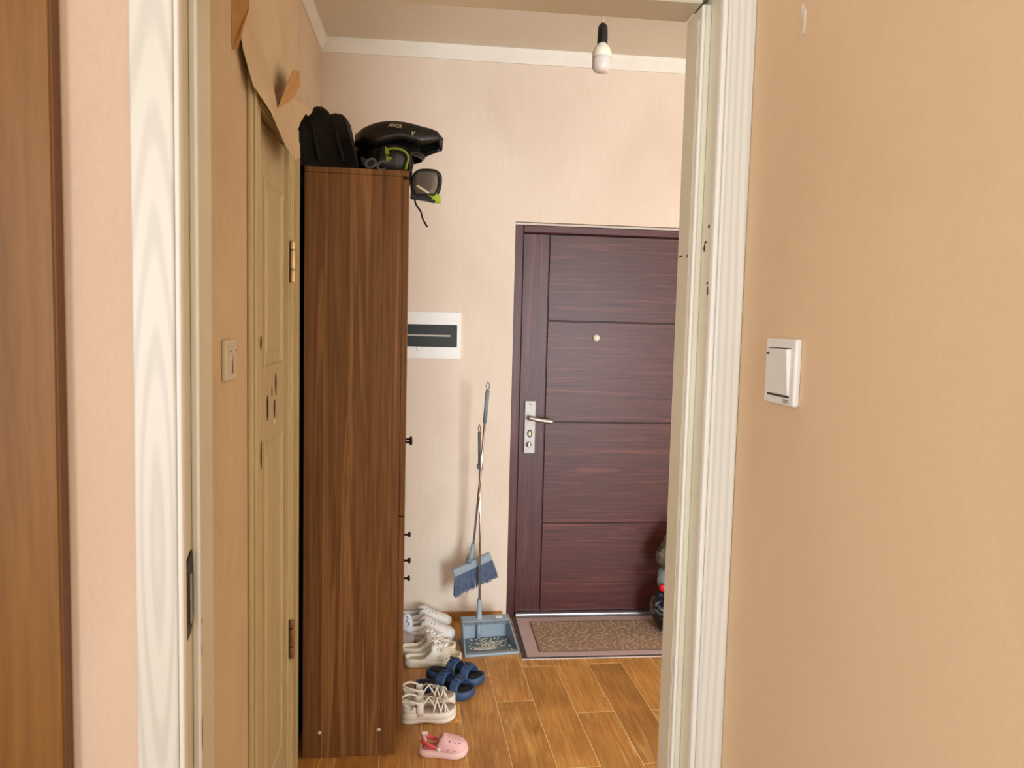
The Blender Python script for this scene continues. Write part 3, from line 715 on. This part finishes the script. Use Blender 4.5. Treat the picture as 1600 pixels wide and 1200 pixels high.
sheet('lens', gp, 0.0012, 'clear_lens', gg)
prism('dark_backing', [(-0.047, -0.038), (0.020, -0.036), (0.030, 0.042), (-0.044, 0.042)], 'y', 0.022, 0.030, 'black_fabric', gg, 0.004)  # black sheet added to fill the space behind the lens with darkness
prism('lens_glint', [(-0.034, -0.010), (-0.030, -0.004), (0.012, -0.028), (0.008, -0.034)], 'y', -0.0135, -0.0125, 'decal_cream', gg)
prism('nose_guard', [(0.004, -0.036), (0.030, -0.042), (0.034, -0.028), (0.050, -0.040), (0.052, -0.060), (0.034, -0.062), (0.030, -0.052)], 'y', -0.010, 0.012, 'lime', gg, 0.002)
prism('lower_frame', [(-0.052, -0.005), (-0.040, -0.020), (0.015, -0.050), (0.034, -0.056), (0.030, -0.062), (0.0, -0.056), (-0.055, -0.050)], 'y', -0.004, 0.020, 'black_gloss', gg, 0.003)
tube('strap', spline([(-0.040, 0.012, -0.05), (-0.034, 0.010, -0.070), (-0.018, 0.008, -0.092), (-0.010, 0.008, -0.118), (0.006, 0.006, -0.145)], 6), 0.0062, 'black_fabric', gg, 8, flat=0.5)
tube('head_band', spline([(-0.050, 0.012, 0.036), (-0.068, 0.016, 0.040), (-0.080, 0.03, 0.031), (-0.12, 0.035, 0.0295)], 6), 0.003, 'black_fabric', gg, 8)

# ------------------------------------------------------------------ pendant bulb
bl = empty('pendant_bulb', (0.547, 2.55, 0)); tag(bl, 'unlit white bulb hanging in a black socket from the ceiling', 'light bulb')
tube('cord', [(0.002, 0, ZC), (0.001, 0, 2.7), (0, 0, 2.515)], 0.0022, 'cord_white', bl, 8)
lathe('socket', [(0.004, 2.522), (0.010, 2.518), (0.0155, 2.508), (0.0165, 2.49), (0.017, 2.458), (0.0175, 2.455), (0.0, 2.455)], 'socket_black', bl, 20)
lathe('bulb_base', [(0.0, 2.462), (0.0135, 2.462), (0.0145, 2.452), (0.022, 2.446), (0.028, 2.436), (0.0315, 2.425), (0.0318, 2.420), (0.0312, 2.419), (0.032, 2.416), (0.0318, 2.411), (0, 2.411)], 'bulb_base', bl, 28)
lathe('bulb_globe', [(0.031, 2.412), (0.0318, 2.40), (0.0318, 2.385), (0.030, 2.375), (0.025, 2.367), (0.015, 2.3625), (0, 2.3615)], 'bulb_glass', bl, 28)

# ------------------------------------------------------------------ door mat
mt = empty('door_mat', (0.445, 3.385, 0)); tag(mt, 'pink bordered door mat with leaf pattern before the entrance door', 'door mat')
box('mat_base', 0.0, 0.86, 0.0, 0.500, 0.0, 0.003, 'mat_base', mt, 0.0008)
box('mat_edge', 0.003, 0.857, 0.004, 0.498, 0.003, 0.006, 'mat_edge', mt, 0.0008)
box('mat_border', 0.026, 0.84, 0.016, 0.490, 0.006, 0.0075, 'mat_pink', mt, 0.0006)
box('mat_outline', 0.088, 0.80, 0.062, 0.430, 0.0075, 0.0082, 'mat_line', mt, 0.0)
box('mat_field', 0.093, 0.795, 0.067, 0.425, 0.0082, 0.0088, 'mat_tan', mt, 0.0)
bm = bmesh.new(); rl = random.Random(5); placed = []
for _ in range(4000):
    x, y = rl.uniform(0.108, 0.78), rl.uniform(0.078, 0.414)
    if any((x-a)**2+(y-b)**2 < 0.022**2 for a, b in placed): continue
    placed.append((x, y)); an = rl.uniform(0, math.pi*2); L_ = rl.uniform(0.012, 0.019); w_ = L_*rl.uniform(0.22, 0.34)
    pts = []
    for q, h in ((-1, 0), (-0.4, 0.9), (0.2, 1), (0.7, 0.6), (1, 0), (0.7, -0.6), (0.2, -1), (-0.4, -0.9)):
        lx, ly = q*L_, h*w_
        pts.append((x+lx*math.cos(an)-ly*math.sin(an), y+lx*math.sin(an)+ly*math.cos(an)))
    a_rings(bm, [[(p[0], p[1], 0.0087) for p in pts], [(p[0], p[1], 0.0092) for p in pts]])
o = mobj('leaf_pattern', bm, 'mat_leaf', mt); o['kind'] = 'stuff'

# ------------------------------------------------------------------ dustpan with upright handle (local: opening towards -y)
dp = empty('dustpan', (0.312, 3.440, 0), (0, 0, R(7))); tag(dp, 'grey upright dustpan full of crumbs with a tall chrome handle', 'dustpan')
HW, HB, DP = 0.130, 0.112, 0.205
prism('pan_floor', [(-0.006, 0.0), (0.0, 0.0065), (0.012, 0.012), (0.03, 0.0085), (DP, 0.006), (DP, 0.0)], 'x', -HW, HW, 'plastic_grey_dark', dp)
box('front_lip', -HW, HW, -0.008, 0.024, 0.0, 0.013, 'plastic_grey', dp, 0.005, 2)
box('back_wall', -HW+0.018, HW-0.018, DP-0.008, DP, 0.0, HB, 'plastic_grey', dp, 0.003)
for s in (-1, 1):
    bm = bmesh.new()
    a = [(s*HW, -0.004, 0.0), (s*(HW-0.016), DP, 0.0), (s*(HW-0.018), DP, HB), (s*(HW-0.014), DP-0.05, HB-0.004), (s*HW, -0.004, 0.014)]
    b = [(p[0]-s*0.006, p[1], p[2]) for p in a]
    a_rings(bm, [a, b]); bmesh.ops.bevel(bm, geom=bm.edges[:], offset=0.0015, segments=1, affect='EDGES')
    mobj('side_wall', bm, 'plastic_grey', dp)
prism('hood', [(DP, HB-0.02), (DP, HB), (DP-0.012, HB+0.006), (DP-0.055, HB-0.004), (DP-0.060, HB-0.012), (DP-0.054, HB-0.011), (DP-0.012, HB-0.003)], 'x', -HW+0.013, HW-0.013, 'plastic_grey', dp, 0.0015)
bm = bmesh.new()
for k in range(34):
    x = -HW+0.018+(2*HW-0.036)*k/33
    a_box(bm, x-0.0018, x+0.0018, DP-0.064, DP-0.056, HB-0.021, HB-0.007)
mobj('comb_teeth', bm, 'plastic_grey_dark', dp)
box('sticker', 0.050, 0.082, DP-0.04, DP-0.018, HB+0.0005, HB+0.004, 'plastic_white', dp, 0.0)
lathe('socket_tube', [(0.017, 0.10), (0.020, 0.112), (0.015, 0.118), (0.013, 0.14), (0.012, 0.19), (0.0105, 0.205), (0, 0.205)], 'plastic_grey', dp, 18, (-0.030, DP-0.026, 0))
lathe('inner_post', [(0.0125, 0.004), (0.0115, 0.10)], 'plastic_grey', dp, 16, (-0.030, DP-0.026, 0))
tube('pole', [(-0.030, DP-0.026, 0.20), (-0.034, DP-0.015, 0.60), (-0.040, DP-0.004, 0.88)], 0.0058, 'chrome', dp, 12)
tube('grip', [(-0.0395, DP-0.005, 0.855), (-0.043, DP+0.001, 1.015)], 0.0075, 'grip_grey', dp, 12)
tube('hang_loop', spline([(-0.043, DP+0.001, 1.01), (-0.049, DP+0.001, 1.03), (-0.044, DP+0.001, 1.05), (-0.038, DP+0.001, 1.03), (-0.043, DP+0.001, 1.01)], 5), 0.0016, 'dark_metal', dp, 6)
box('clip', -0.052, -0.026, DP-0.022, DP+0.008, 0.838, 0.862, 'plastic_grey_dark', dp, 0.003)
bm = bmesh.new(); rd = random.Random(9)
for _ in range(230):
    x = max(-0.10, min(0.10, rd.gauss(0.015, 0.045))); y = max(0.03, min(0.17, rd.gauss(0.115, 0.032))); s_ = rd.uniform(0.0015, 0.0048)
    r_ = bmesh.ops.create_icosphere(bm, subdivisions=1, radius=s_)
    m_ = Matrix.Translation((x, y, 0.0085+s_*0.5)) @ Matrix.Rotation(rd.uniform(0, 3), 4, 'Z') @ Matrix.Diagonal((1.5, 0.8, 0.6, 1))
    bmesh.ops.transform(bm, matrix=m_, verts=r_['verts'])
crumbs = mobj('crumbs', bm, 'dirt', None); crumbs.location = dp.location; crumbs.rotation_euler = dp.rotation_euler
crumbs['kind'] = 'stuff'; tag(crumbs, 'pale crumbs and sweepings lying in the grey dustpan', 'dirt')
pw = [( -0.02+0.055*math.cos(a)*(1+0.1*math.sin(3*a)), 0.062+0.014*math.sin(a)) for a in [2*math.pi*k/20 for k in range(20)]]
bm = bmesh.new(); a_rings(bm, [[(x, y, 0.0085) for x, y in pw], [(x*0.9, y*0.98+0.001, 0.0115) for x, y in pw]])
paper = mobj('paper_scrap', bm, 'dirt'); paper.location = dp.location; paper.rotation_euler = dp.rotation_euler
tag(paper, 'flat pale scrap lying on the dustpan floor before the crumbs', 'scrap')

# ------------------------------------------------------------------ broom clipped to the dustpan handle
brm = empty('broom', (0.232, 3.668, 0.340)); tag(brm, 'grey broom with blue-grey bristles clipped to the dustpan handle', 'broom')
A_ = R(-25)
RM = Matrix.Rotation(A_, 4, 'Y')
def BP(x, y, z): return RM @ Vector((x, y, z))
bm = bmesh.new(); a_box(bm, -0.102, 0.102, -0.016, 0.016, 0.0, 0.042, 0.010, 2); bmesh.ops.transform(bm, matrix=RM, verts=bm.verts[:])
mobj('broom_head', bm, 'plastic_grey', brm, False)
bm = bmesh.new(); rb = random.Random(2)
for i in range(26):
    for j in range(3):
        u = -1+2*i/25; x0 = 0.096*u; y0 = -0.010+0.010*j
        x1 = 0.114*u-0.026+rb.uniform(-0.003, 0.003); y1 = y0*1.6+rb.uniform(-0.002, 0.002); z1 = -0.086+rb.uniform(-0.006, 0.003)
        a_tube(bm, [BP(x0, y0, 0.004), BP((x0+x1)/2, (y0+y1)/2, -0.04), BP(x1, y1, z1)], [0.0042, 0.0048, 0.0036], 5)
o = mobj('bristles', bm, 'bristle', brm, False); o['kind'] = 'stuff'
tube('neck', [BP(-0.012, 0.0, 0.036), (-0.010, -0.002, 0.072), (-0.004, -0.004, 0.125)], [0.015, 0.0125, 0.0095], 'plastic_grey', brm, 14)
lathe('pivot', [(0.012, -0.021), (0.0135, -0.018), (0.0135, 0.018), (0.012, 0.021)], 'plastic_grey_dark', brm, 16, BP(-0.004, 0.0, 0.047), (R(90), 0, 0))
tube('pole', [(-0.004, -0.004, 0.12), (0.017, -0.052, 0.43), (0.0320, -0.102, 0.74)], 0.0058, 'chrome', brm, 12)
tube('grip', [(0.0315, -0.100, 0.73), (0.040, -0.125, 0.885)], 0.0095, 'grip_grey', brm, 14)
tube('hang_loop', spline([(0.040, -0.125, 0.883), (0.033, -0.125, 0.903), (0.0405, -0.125, 0.923), (0.048, -0.125, 0.903), (0.040, -0.125, 0.883)], 6), 0.0017, 'dark_metal', brm, 6)

# ------------------------------------------------------------------ rubbish bags and bottle by the door
def rubbish(name, loc, s, mat, label, seed, knot):
    r_ = empty(name, loc); tag(r_, label, 'rubbish bag')
    bm = bmesh.new(); bmesh.ops.create_icosphere(bm, subdivisions=4, radius=1.0)
    for v in bm.verts:
        d = v.co.copy(); k = 1+0.16*noise.noise(d*2.2+Vector((seed, 0, 0)))+0.09*abs(noise.noise(d*6+Vector((0, seed, 0))))+0.03*noise.noise(d*14)
        z = d.z*s[2]*k
        if d.z < 0: z *= 0.92
        tp = 1-0.35*max(0, d.z)
        v.co = Vector((d.x*s[0]*k*tp, d.y*s[1]*k*tp, max(z, -s[2]*0.86)+s[2]*0.86))
    mobj('bag_body', bm, mat, r_, True)
    bm = bmesh.new(); zt = s[2]*1.80
    for k in range(5):
        a = 2*math.pi*k/5+seed
        a_tube(bm, spline([(0, 0, zt-0.02), (0.012*math.cos(a), 0.012*math.sin(a), zt+0.015), (0.04*math.cos(a), 0.04*math.sin(a), zt+knot)], 4), [0.012]*3+[0.008]*3+[0.014]*3, 6, flat=0.5)
    mobj('tied_top', bm, mat, r_, True)
    return r_
rubbish('rubbish_bag', (1.265, 3.68, 0.0092), (0.13, 0.12, 0.135), 'bag_dark', 'dark printed rubbish bag on the door mat behind doorway edge', 1.3, 0.03)
rubbish('rubbish_bag', (1.284, 3.72, 0.285), (0.115, 0.10, 0.125), 'bag_grey', 'grey translucent rubbish bag, upper of the two by the door', 4.7, 0.03)
bt = empty('plastic_bottle', (1.150, 3.555, 0.266)); tag(bt, 'plastic bottle with red cap lying on the dark rubbish bag', 'bottle')
lathe('bottle_body', [(0.013, 0.02), (0.013, 0.03), (0.03, 0.06), (0.033, 0.08), (0.033, 0.19), (0.028, 0.2), (0, 0.2)], 'bottle_plastic', bt, 20, (0, 0, 0), (R(-82), 0, R(-20)))
lathe('bottle_cap', [(0.0, 0), (0.015, 0.0), (0.0165, 0.003), (0.0165, 0.022), (0.0, 0.022)], 'red_cap', bt, 20, (0, 0, 0), (R(-82), 0, R(-20)))

# ------------------------------------------------------------------ shoes (local: heel at x=0, toe at +x = L, y to the left, z up)
OUT = [(0, 0), (0.012, 0.14), (0.04, 0.23), (0.09, 0.30), (0.18, 0.335), (0.32, 0.335), (0.46, 0.37), (0.60, 0.44), (0.72, 0.475), (0.82, 0.465), (0.90, 0.40), (0.95, 0.31), (0.985, 0.18), (1.0, 0)]
def halfw(s):
    for (a, p), (b, q) in zip(OUT[:-1], OUT[1:]):
        if a <= s <= b:
            t = (s-a)/(b-a); return p+(q-p)*t
    return 0
SL = [0, 0.012, 0.04, 0.09, 0.14, 0.20, 0.28, 0.36, 0.44, 0.52, 0.60, 0.68, 0.75, 0.82, 0.87, 0.91, 0.95, 0.98, 1.0]
def outline(L, Wd, k=0.0):
    l = [(s*L, halfw(s)*Wd) for s in SL]; r_ = [(x, -y) for x, y in reversed(l[1:-1])]
    pts = l+r_
    if k:
        cx = 0.5*L
        pts = [(cx+(x-cx)*(1-2*k/L), y*(1-2*k/Wd)) for x, y in pts]
    return pts
def sole(name, L, Wd, layers, mat, parent, spring=0.0, arch=0.0, x0=0):
    """layers: (inset, z) from bottom to top; toe spring lifts the tip"""
    bm = bmesh.new(); rings = []
    for k, z in layers:
        ring = []
        for x, y in outline(L, Wd, k):
            s = x/L; zz = z+spring*max(0, (s-0.72)/0.28)**2
            if arch and z <= layers[0][1]+1e-6: zz += arch*max(0, 1-((s-0.40)/0.16)**2)
            ring.append((x+x0, y, zz))
        rings.append(ring)
    a_rings(bm, rings); return mobj(name, bm, mat, parent, True)
def upperpt(s, t, L, Wd, hf, z0, inset=0.0, e=0.75):
    wv = max(halfw(s)*Wd-inset, 0.0); h = hf(s)
    c_, s_ = math.cos(t), math.sin(t)
    return Vector((s*L, wv*math.copysign(abs(c_)**e, c_), z0+h*abs(s_)**0.85))
def interp(tab):
    def f(s):
        for (a, p), (b, q) in zip(tab[:-1], tab[1:]):
            if a <= s <= b:
                t = (s-a)/(b-a); t = t*t*(3-2*t); return p+(q-p)*t
        return tab[-1][1] if s > tab[-1][0] else tab[0][1]
    return f
def upper(name, L, Wd, hf, z0, openf, mat, parent, thick=0.003, inset=0.0, nt=18, sr=(0, 1), ns=36):
    ss = [sr[0]+(sr[1]-sr[0])*(0.5-0.5*math.cos(math.pi*i/ns)) if sr == (0, 1) else sr[0]+(sr[1]-sr[0])*i/ns for i in range(ns+1)]
    g = [[upperpt(s, math.pi*j/nt, L, Wd, hf, z0, inset) for j in range(nt+1)] for s in ss]
    def keep(i, j):
        s = (ss[i]+ss[i+1])/2; t = math.pi*(j+0.5)/nt
        return not openf(s, t)
    return sheet(name, g, thick, mat, parent, True, keep)
def shoe(name, L_, loc, rz, label, group=None):
    r_ = empty(name, loc, (0, 0, rz)); tag(r_, label, 'shoe', group); return r_

def sneaker(loc, rz, label, mat='shoe_white', group='grey-white sneakers', L=0.272, Wd=0.104):
    r_ = shoe('sneaker', L, loc, rz, label, group)
    sole('sole', L, Wd, [(0.004, 0), (0, 0.004), (-0.001, 0.018), (0.001, 0.028)], 'shoe_grey', r_, 0.010)
    hf = interp([(0, 0.062), (0.06, 0.070), (0.3, 0.066), (0.42, 0.078), (0.52, 0.082), (0.62, 0.066), (0.75, 0.048), (0.9, 0.036), (1, 0.022)])
    up = upper('upper', L, Wd, hf, 0.024, lambda s, t: s < 0.47 and abs(t-math.pi/2) < 0.95-0.5*max(0, (s-0.36)/0.11), mat, r_, 0.004, 0.003)
    sole('inner_sole', L*0.94, Wd*0.86, [(0, 0.028), (0, 0.031)], 'shoe_lilac', r_, 0.006, x0=L*0.02)
    # tongue and laces
    sheet('tongue', [[upperpt(s, math.pi/2+a, L, Wd*0.9, lambda q: hf(q)+0.008, 0.026) for a in (-0.45, -0.2, 0, 0.2, 0.45)] for s in (0.38, 0.44, 0.50, 0.56)], 0.004, 'shoe_grey', r_)
    bm = bmesh.new()
    for k, s in enumerate((0.47, 0.525, 0.58, 0.635, 0.69)):
        a_tube(bm, [upperpt(s+0.03*q/6, math.pi/2-0.5+q/6, L, Wd, lambda z: hf(z)+0.005, 0.024) for q in range(7)], 0.0024, 6)
    mobj('laces', bm, 'lace_white', up, True)
    for k, s in enumerate((0.48, 0.535, 0.59, 0.645)):
        p = upperpt(s, math.pi/2+0.52, L, Wd, lambda z: hf(z)+0.004, 0.024)
        blob('eyelet', p, (0.003, 0.003, 0.002), 'lace_dark', up, 1)
        p = upperpt(s, math.pi/2-0.52, L, Wd, lambda z: hf(z)+0.004, 0.024)
        blob('eyelet', p, (0.003, 0.003, 0.002), 'lace_dark', up, 1)
    # side line and toe patch
    for e_ in (-1, 1):
        tube('side_stripe', spline([upperpt(s, math.pi/2+e_*a, L, Wd, lambda z: hf(z)+0.001, 0.025) for s, a in ((0.16, 1.15), (0.26, 1.3), (0.40, 1.22), (0.52, 0.9))], 4), 0.002, 'gold', up, 6)
    g_ = [[upperpt(s, math.pi/2+a, L, Wd, lambda z: hf(z)+0.0015, 0.025) for a in (0.85, 1.0, 1.15)] for s in (0.80, 0.835, 0.87)]
    sheet('toe_patch', [[p if True else p for p in row] for row in [[q*1.0+Vector((0, -2*q.y, 0)) for q in row] for row in g_]], 0.001, 'label_tan', up)
    return r_

def clog(loc, rz, label):
    L, Wd = 0.255, 0.108
    r_ = shoe('cream_slipper', L, loc, rz, label, 'cream slippers')
    sole('sole', L, Wd, [(0.005, 0), (0, 0.005), (-0.002, 0.02), (0, 0.036), (0.006, 0.040), (0.010, 0.034), (0.014, 0.027)], 'cream_rubber', r_, 0.012)
    sole('footbed', L*0.9, Wd*0.76, [(0, 0.026), (0, 0.030)], 'cream_inside', r_, 0.008, x0=L*0.05)
    hf = interp([(0, 0.035), (0.30, 0.028), (0.40, 0.055), (0.48, 0.072), (0.60, 0.062), (0.75, 0.046), (0.85, 0.036), (1, 0.02)])
    vp = upper('vamp', L, Wd, hf, 0.030, lambda s, t: (s < 0.44 and abs(t-math.pi/2) < 1.30-2.2*max(0, s-0.36)*2.2) or (s > 0.80 and abs(t-math.pi/2) < 1.15), 'cream_rubber', r_, 0.005, 0.0, 20)
    # white bow charms and beads
    rc = random.Random(int(loc[1]*100))
    for k, (s, a) in enumerate(((0.56, 0.35), (0.60, -0.35), (0.68, 0.1), (0.72, -0.55), (0.63, 0.75), (0.52, -0.05))):
        p = upperpt(s, math.pi/2+a, L, Wd, lambda z: hf(z)+0.006, 0.031)
        c = blob('charm', p, (0.007, 0.006, 0.006), 'bow_white', vp, 2)
        for m_ in range(4):
            an = m_*math.pi/2+rc.random()
            blob('petal', p+Vector((0.011*math.cos(an), 0.011*math.sin(an), 0.002)), (0.009, 0.007, 0.005), 'bow_white', c, 1)
    for k in range(9):
        p = upperpt(0.54+0.028*k, math.pi/2+0.10*math.sin(k*2.1)-0.15, L, Wd, lambda z: hf(z)+0.013, 0.031)
        blob('bead', p, (0.0026, 0.0026, 0.0026), 'lace_dark' if k % 2 else 'silver', vp, 1)
    for s in (0.58, 0.72):
        for e_ in (-1, 1):
            p = upperpt(s, math.pi/2+e_*1.25, L, Wd, lambda z: hf(z)+0.001, 0.030)
            blob('vent_hole', p, (0.0028, 0.002, 0.0028), 'chip_dark', vp, 1)
    return r_

def sandal(loc, rz, label, flip=1):
    L, Wd = 0.262, 0.108
    r_ = shoe('navy_sandal', L, loc, rz, label, 'navy sandals')
    sole('sole', L, Wd, [(0.006, 0), (0, 0.005), (-0.001, 0.02), (0.001, 0.034), (0.006, 0.036), (0.009, 0.031)], 'navy', r_, 0.012)
    sole('footbed', L*0.91, Wd*0.82, [(0, 0.029), (0, 0.032)], 'footbed_black', r_, 0.010, x0=L*0.045)
    hf = interp([(0, 0.02), (0.35, 0.060), (0.5, 0.062), (0.7, 0.048), (0.85, 0.036), (1, 0.02)])
    for s0, s1 in ((0.40, 0.56), (0.66, 0.80)):
        st = sheet('strap', [[upperpt(s0+(s1-s0)*i/6+0.03*math.cos(math.pi*j/16)*flip, math.pi*j/16, L, Wd, hf, 0.028, -0.001) for j in range(17)] for i in range(7)], 0.005, 'navy', r_)
        bk = sheet('strap_flap', [[upperpt(s0+0.02+(s1-s0-0.04)*i/4, math.pi*(0.5-flip*0.02)+flip*(-0.55+1.0*j/6), L, Wd, lambda z: hf(z)+0.007, 0.028) for j in range(7)] for i in range(5)], 0.004, 'navy', st)
        tube('buckle', [upperpt(s, math.pi/2+flip*0.1, L, Wd, lambda z: hf(z)+0.012, 0.029) for s in (s0+0.015, s1-0.015)], 0.004, 'navy_dark', st, 8)
    # side web joining the straps
    for e_ in (0, 1):
        sheet('side_web', [[upperpt(0.38+0.44*i/8, (0.06+0.34*j/4) if e_ == 0 else math.pi-(0.06+0.34*j/4), L, Wd, lambda z: hf(z)*0.55, 0.028, -0.0005) for j in range(5)] for i in range(9)], 0.004, 'navy', r_)
    return r_

def strappy(loc, rz, label):
    L, Wd = 0.214, 0.090
    r_ = shoe('strappy_sandal', L, loc, rz, label, 'beige strappy sandals')
    sole('sole', L, Wd, [(0.004, 0), (0, 0.003), (0.0, 0.012), (0.003, 0.015), (0.0, 0.018), (0.001, 0.036), (0.004, 0.040)], 'beige_sole', r_, 0.012, arch=0.020)
    sole('footbed', L*0.93, Wd*0.84, [(0, 0.038), (0, 0.042)], 'taupe', r_, 0.012, x0=L*0.035)
    hf = interp([(0, 0.05), (0.2, 0.052), (0.4, 0.048), (0.55, 0.042), (0.75, 0.032), (1, 0.022)])
    P = lambda s, t, k=0.0: upperpt(s, t, L, Wd, lambda z: hf(z)+k, 0.036, 0.003)
    # heel counter
    sheet('heel_counter', [[Vector((s*L, e_*max(halfw(s)*Wd-0.003, 0.001), z)) for z in (0.036, 0.052, 0.068, 0.080-0.10*max(0, s-0.05))] for e_, s in
          [(1, 0.26), (1, 0.2), (1, 0.14), (1, 0.09), (1, 0.05), (1, 0.02), (1, 0.006), (-1, 0.006), (-1, 0.02), (-1, 0.05), (-1, 0.09), (-1, 0.14), (-1, 0.2), (-1, 0.26)]], 0.004, 'beige_leather', r_)
    # vertical tabs
    for e_ in (-1, 1):
        yb = e_*(halfw(0.33)*Wd+0.001)
        sheet('side_tab', [[(0.33*L-0.013+0.013*i, yb*(1-0.04*j), 0.030+0.018*j) for j in range(4)] for i in range(3)], 0.003, 'beige_leather', r_)
    # ankle strap
    tube('ankle_strap', spline([(0.32*L, Wd*0.33, 0.080), (0.16*L, Wd*0.34, 0.092), (0.015*L, 0.0, 0.094), (0.16*L, -Wd*0.34, 0.092), (0.32*L, -Wd*0.33, 0.080)], 6), 0.0042, 'beige_leather', r_, 8)
    cr = [((0.34, 0.25), (0.60, 2.55), 0.015), ((0.34, 2.9), (0.62, 0.6), 0.018), ((0.56, 0.12), (0.70, 3.02), 0.012), ((0.56, 3.02), (0.74, 0.12), 0.014), ((0.66, 0.1), (0.84, 3.04), 0.008), ((0.68, 3.04), (0.86, 0.1), 0.006), ((0.76, 0.1), (0.78, 3.04), 0.008)]
    for (s0, t0), (s1, t1), k in cr:
        tube('thin_strap', [P(s0+(s1-s0)*i/14, t0+(t1-t0)*i/14, 0.6*k*math.sin(math.pi*i/14)) for i in range(15)], 0.0030, 'beige_leather', r_, 7)
    return r_

def kidclog(loc, rz, label):
    L, Wd = 0.172, 0.084
    r_ = shoe('child_clog', L, loc, rz, label)
    sole('sole', L, Wd, [(0.005, 0), (0, 0.004), (-0.003, 0.012), (-0.001, 0.022), (0.004, 0.026)], 'pink_pale', r_, 0.008)
    sole('footbed', L*0.88, Wd*0.74, [(0, 0.022), (0, 0.030)], 'pink_inner', r_, 0.004, x0=L*0.05)
    hf = interp([(0, 0.016), (0.30, 0.018), (0.42, 0.046), (0.50, 0.056), (0.62, 0.048), (0.78, 0.042), (0.9, 0.034), (0.97, 0.024), (1, 0.012)])
    up = upper('upper', L, Wd, hf, 0.022, lambda s, t: s < 0.46 and abs(t-math.pi/2) < 1.25-1.1*max(0, (s-0.34)/0.12), 'pink', r_, 0.004, 0.001, 20)
    for s, a in ((0.60, 0.75), (0.70, 0.75), (0.80, 0.75), (0.62, 0.30), (0.73, 0.28), (0.83, 0.26), (0.62, -0.2), (0.73, -0.2), (0.83, -0.2), (0.63, -0.65), (0.74, -0.65), (0.83, -0.65)):
        for q in (1,):
            p = upperpt(s, math.pi/2-a, L, Wd, lambda z: hf(z)+0.0005, 0.022, 0.001)
            big = abs(a) > 0.5
            blob('vent_hole', p, (0.0026, 0.0030, 0.0026) if big else (0.0022, 0.0024, 0.0018), 'chip_dark' if a < -0.5 else 'pink_inner', up, 1)
    for s in (0.60, 0.74):
        p = upperpt(s, math.pi-0.28, L, Wd, lambda z: hf(z)*0.9, 0.020, 0.0)
        blob('vent_slot', p, (0.0045, 0.002, 0.0012), 'chip_dark', up, 1)
    # heel strap with studs
    band = []
    for q in range(21):
        a = -math.pi/2-1.0*0+math.pi*0
        th = math.pi*(q/20)
        x = 0.40*L-(0.40*L-0.004)*math.sin(th); y = Wd*0.40*math.cos(th)
        lift = math.sin(th)
        band.append([(x, y, 0.030+0.018*lift), (x, y*1.03, 0.036+0.022*lift), (x, y, 0.042+0.026*lift)])
    hs_ = sheet('heel_strap', band, 0.003, 'coral', r_)
    ti = [[(p[0]+0.003, p[1]*0.93, p[2]+0.010) for p in row] for row in band[5:16]]
    sheet('strap_lining', ti, 0.002, 'pink_pale', hs_)
    for e_ in (-1, 1):
        lathe('stud', [(0.0085, 0), (0.0085, 0.003), (0.006, 0.006), (0, 0.0065)], 'plastic_white', hs_, 16, (0.41*L, e_*Wd*0.40, 0.036), (R(-90*e_), 0, 0))
    lathe('stud', [(0.006, 0), (0.006, 0.003), (0, 0.004)], 'pink_pale', hs_, 14, (0.004, 0, 0.058), (0, R(-90), 0))
    return r_

kidclog((-0.012, 2.642, 0), R(-6), 'pink child clog with coral heel strap alone on the floor')
strappy((-0.086, 2.866, 0), R(6), 'beige strappy sandal, nearer one, toe beside the pink clog')
strappy((-0.086, 2.968, 0), R(5), 'beige strappy sandal, farther one, mostly behind its mate')
sandal((-0.035, 3.135, 0), R(-22), 'navy two-strap sandal, nearer one, in front of its mate', 1)
sandal((0.012, 3.252, 0), R(-22), 'navy two-strap sandal, farther one, beside the cream slippers', 1)
clog((-0.088, 3.355, 0), R(2), 'cream slipper with white bows, nearer one, beside navy sandals')
clog((-0.110, 3.465, 0), R(4), 'cream slipper with white bows, farther one, against the sneakers')
sneaker((-0.125, 3.665, 0), R(-9), 'light grey sneaker with tan toe patch beside the cream slippers')
sneaker((-0.140, 3.795, 0), R(-2), 'light grey sneaker farthest back along the wooden skirting')
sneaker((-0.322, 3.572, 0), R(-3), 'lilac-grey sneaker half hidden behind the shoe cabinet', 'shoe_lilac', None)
ins_ = empty('insole', (-0.083, 3.612, 0), (R(-8), 0, R(8))); tag(ins_, 'white insole with dark print standing among the sneakers', 'insole')
bm = bmesh.new(); pr = [(0.026*math.cos(2*math.pi*k/24)*(1+0.12*math.sin(2*math.pi*k/24)), 0.068+0.068*math.sin(2*math.pi*k/24)) for k in range(24)]
a_rings(bm, [[(x, 0.003, z) for x, z in pr], [(x*1.05, 0.0, z*1.0) for x, z in pr], [(x*0.9, -0.003, 0.068+(z-0.068)*0.95) for x, z in pr]]); mobj('insole_body', bm, 'insole_white', ins_, True)
tube('print', spline([(-0.006, -0.0042, 0.125), (0.004, -0.0042, 0.112), (-0.004, -0.0042, 0.100), (0.008, -0.0042, 0.088), (0.0, -0.0042, 0.075)], 5), 0.0018, 'lace_dark', ins_, 6)
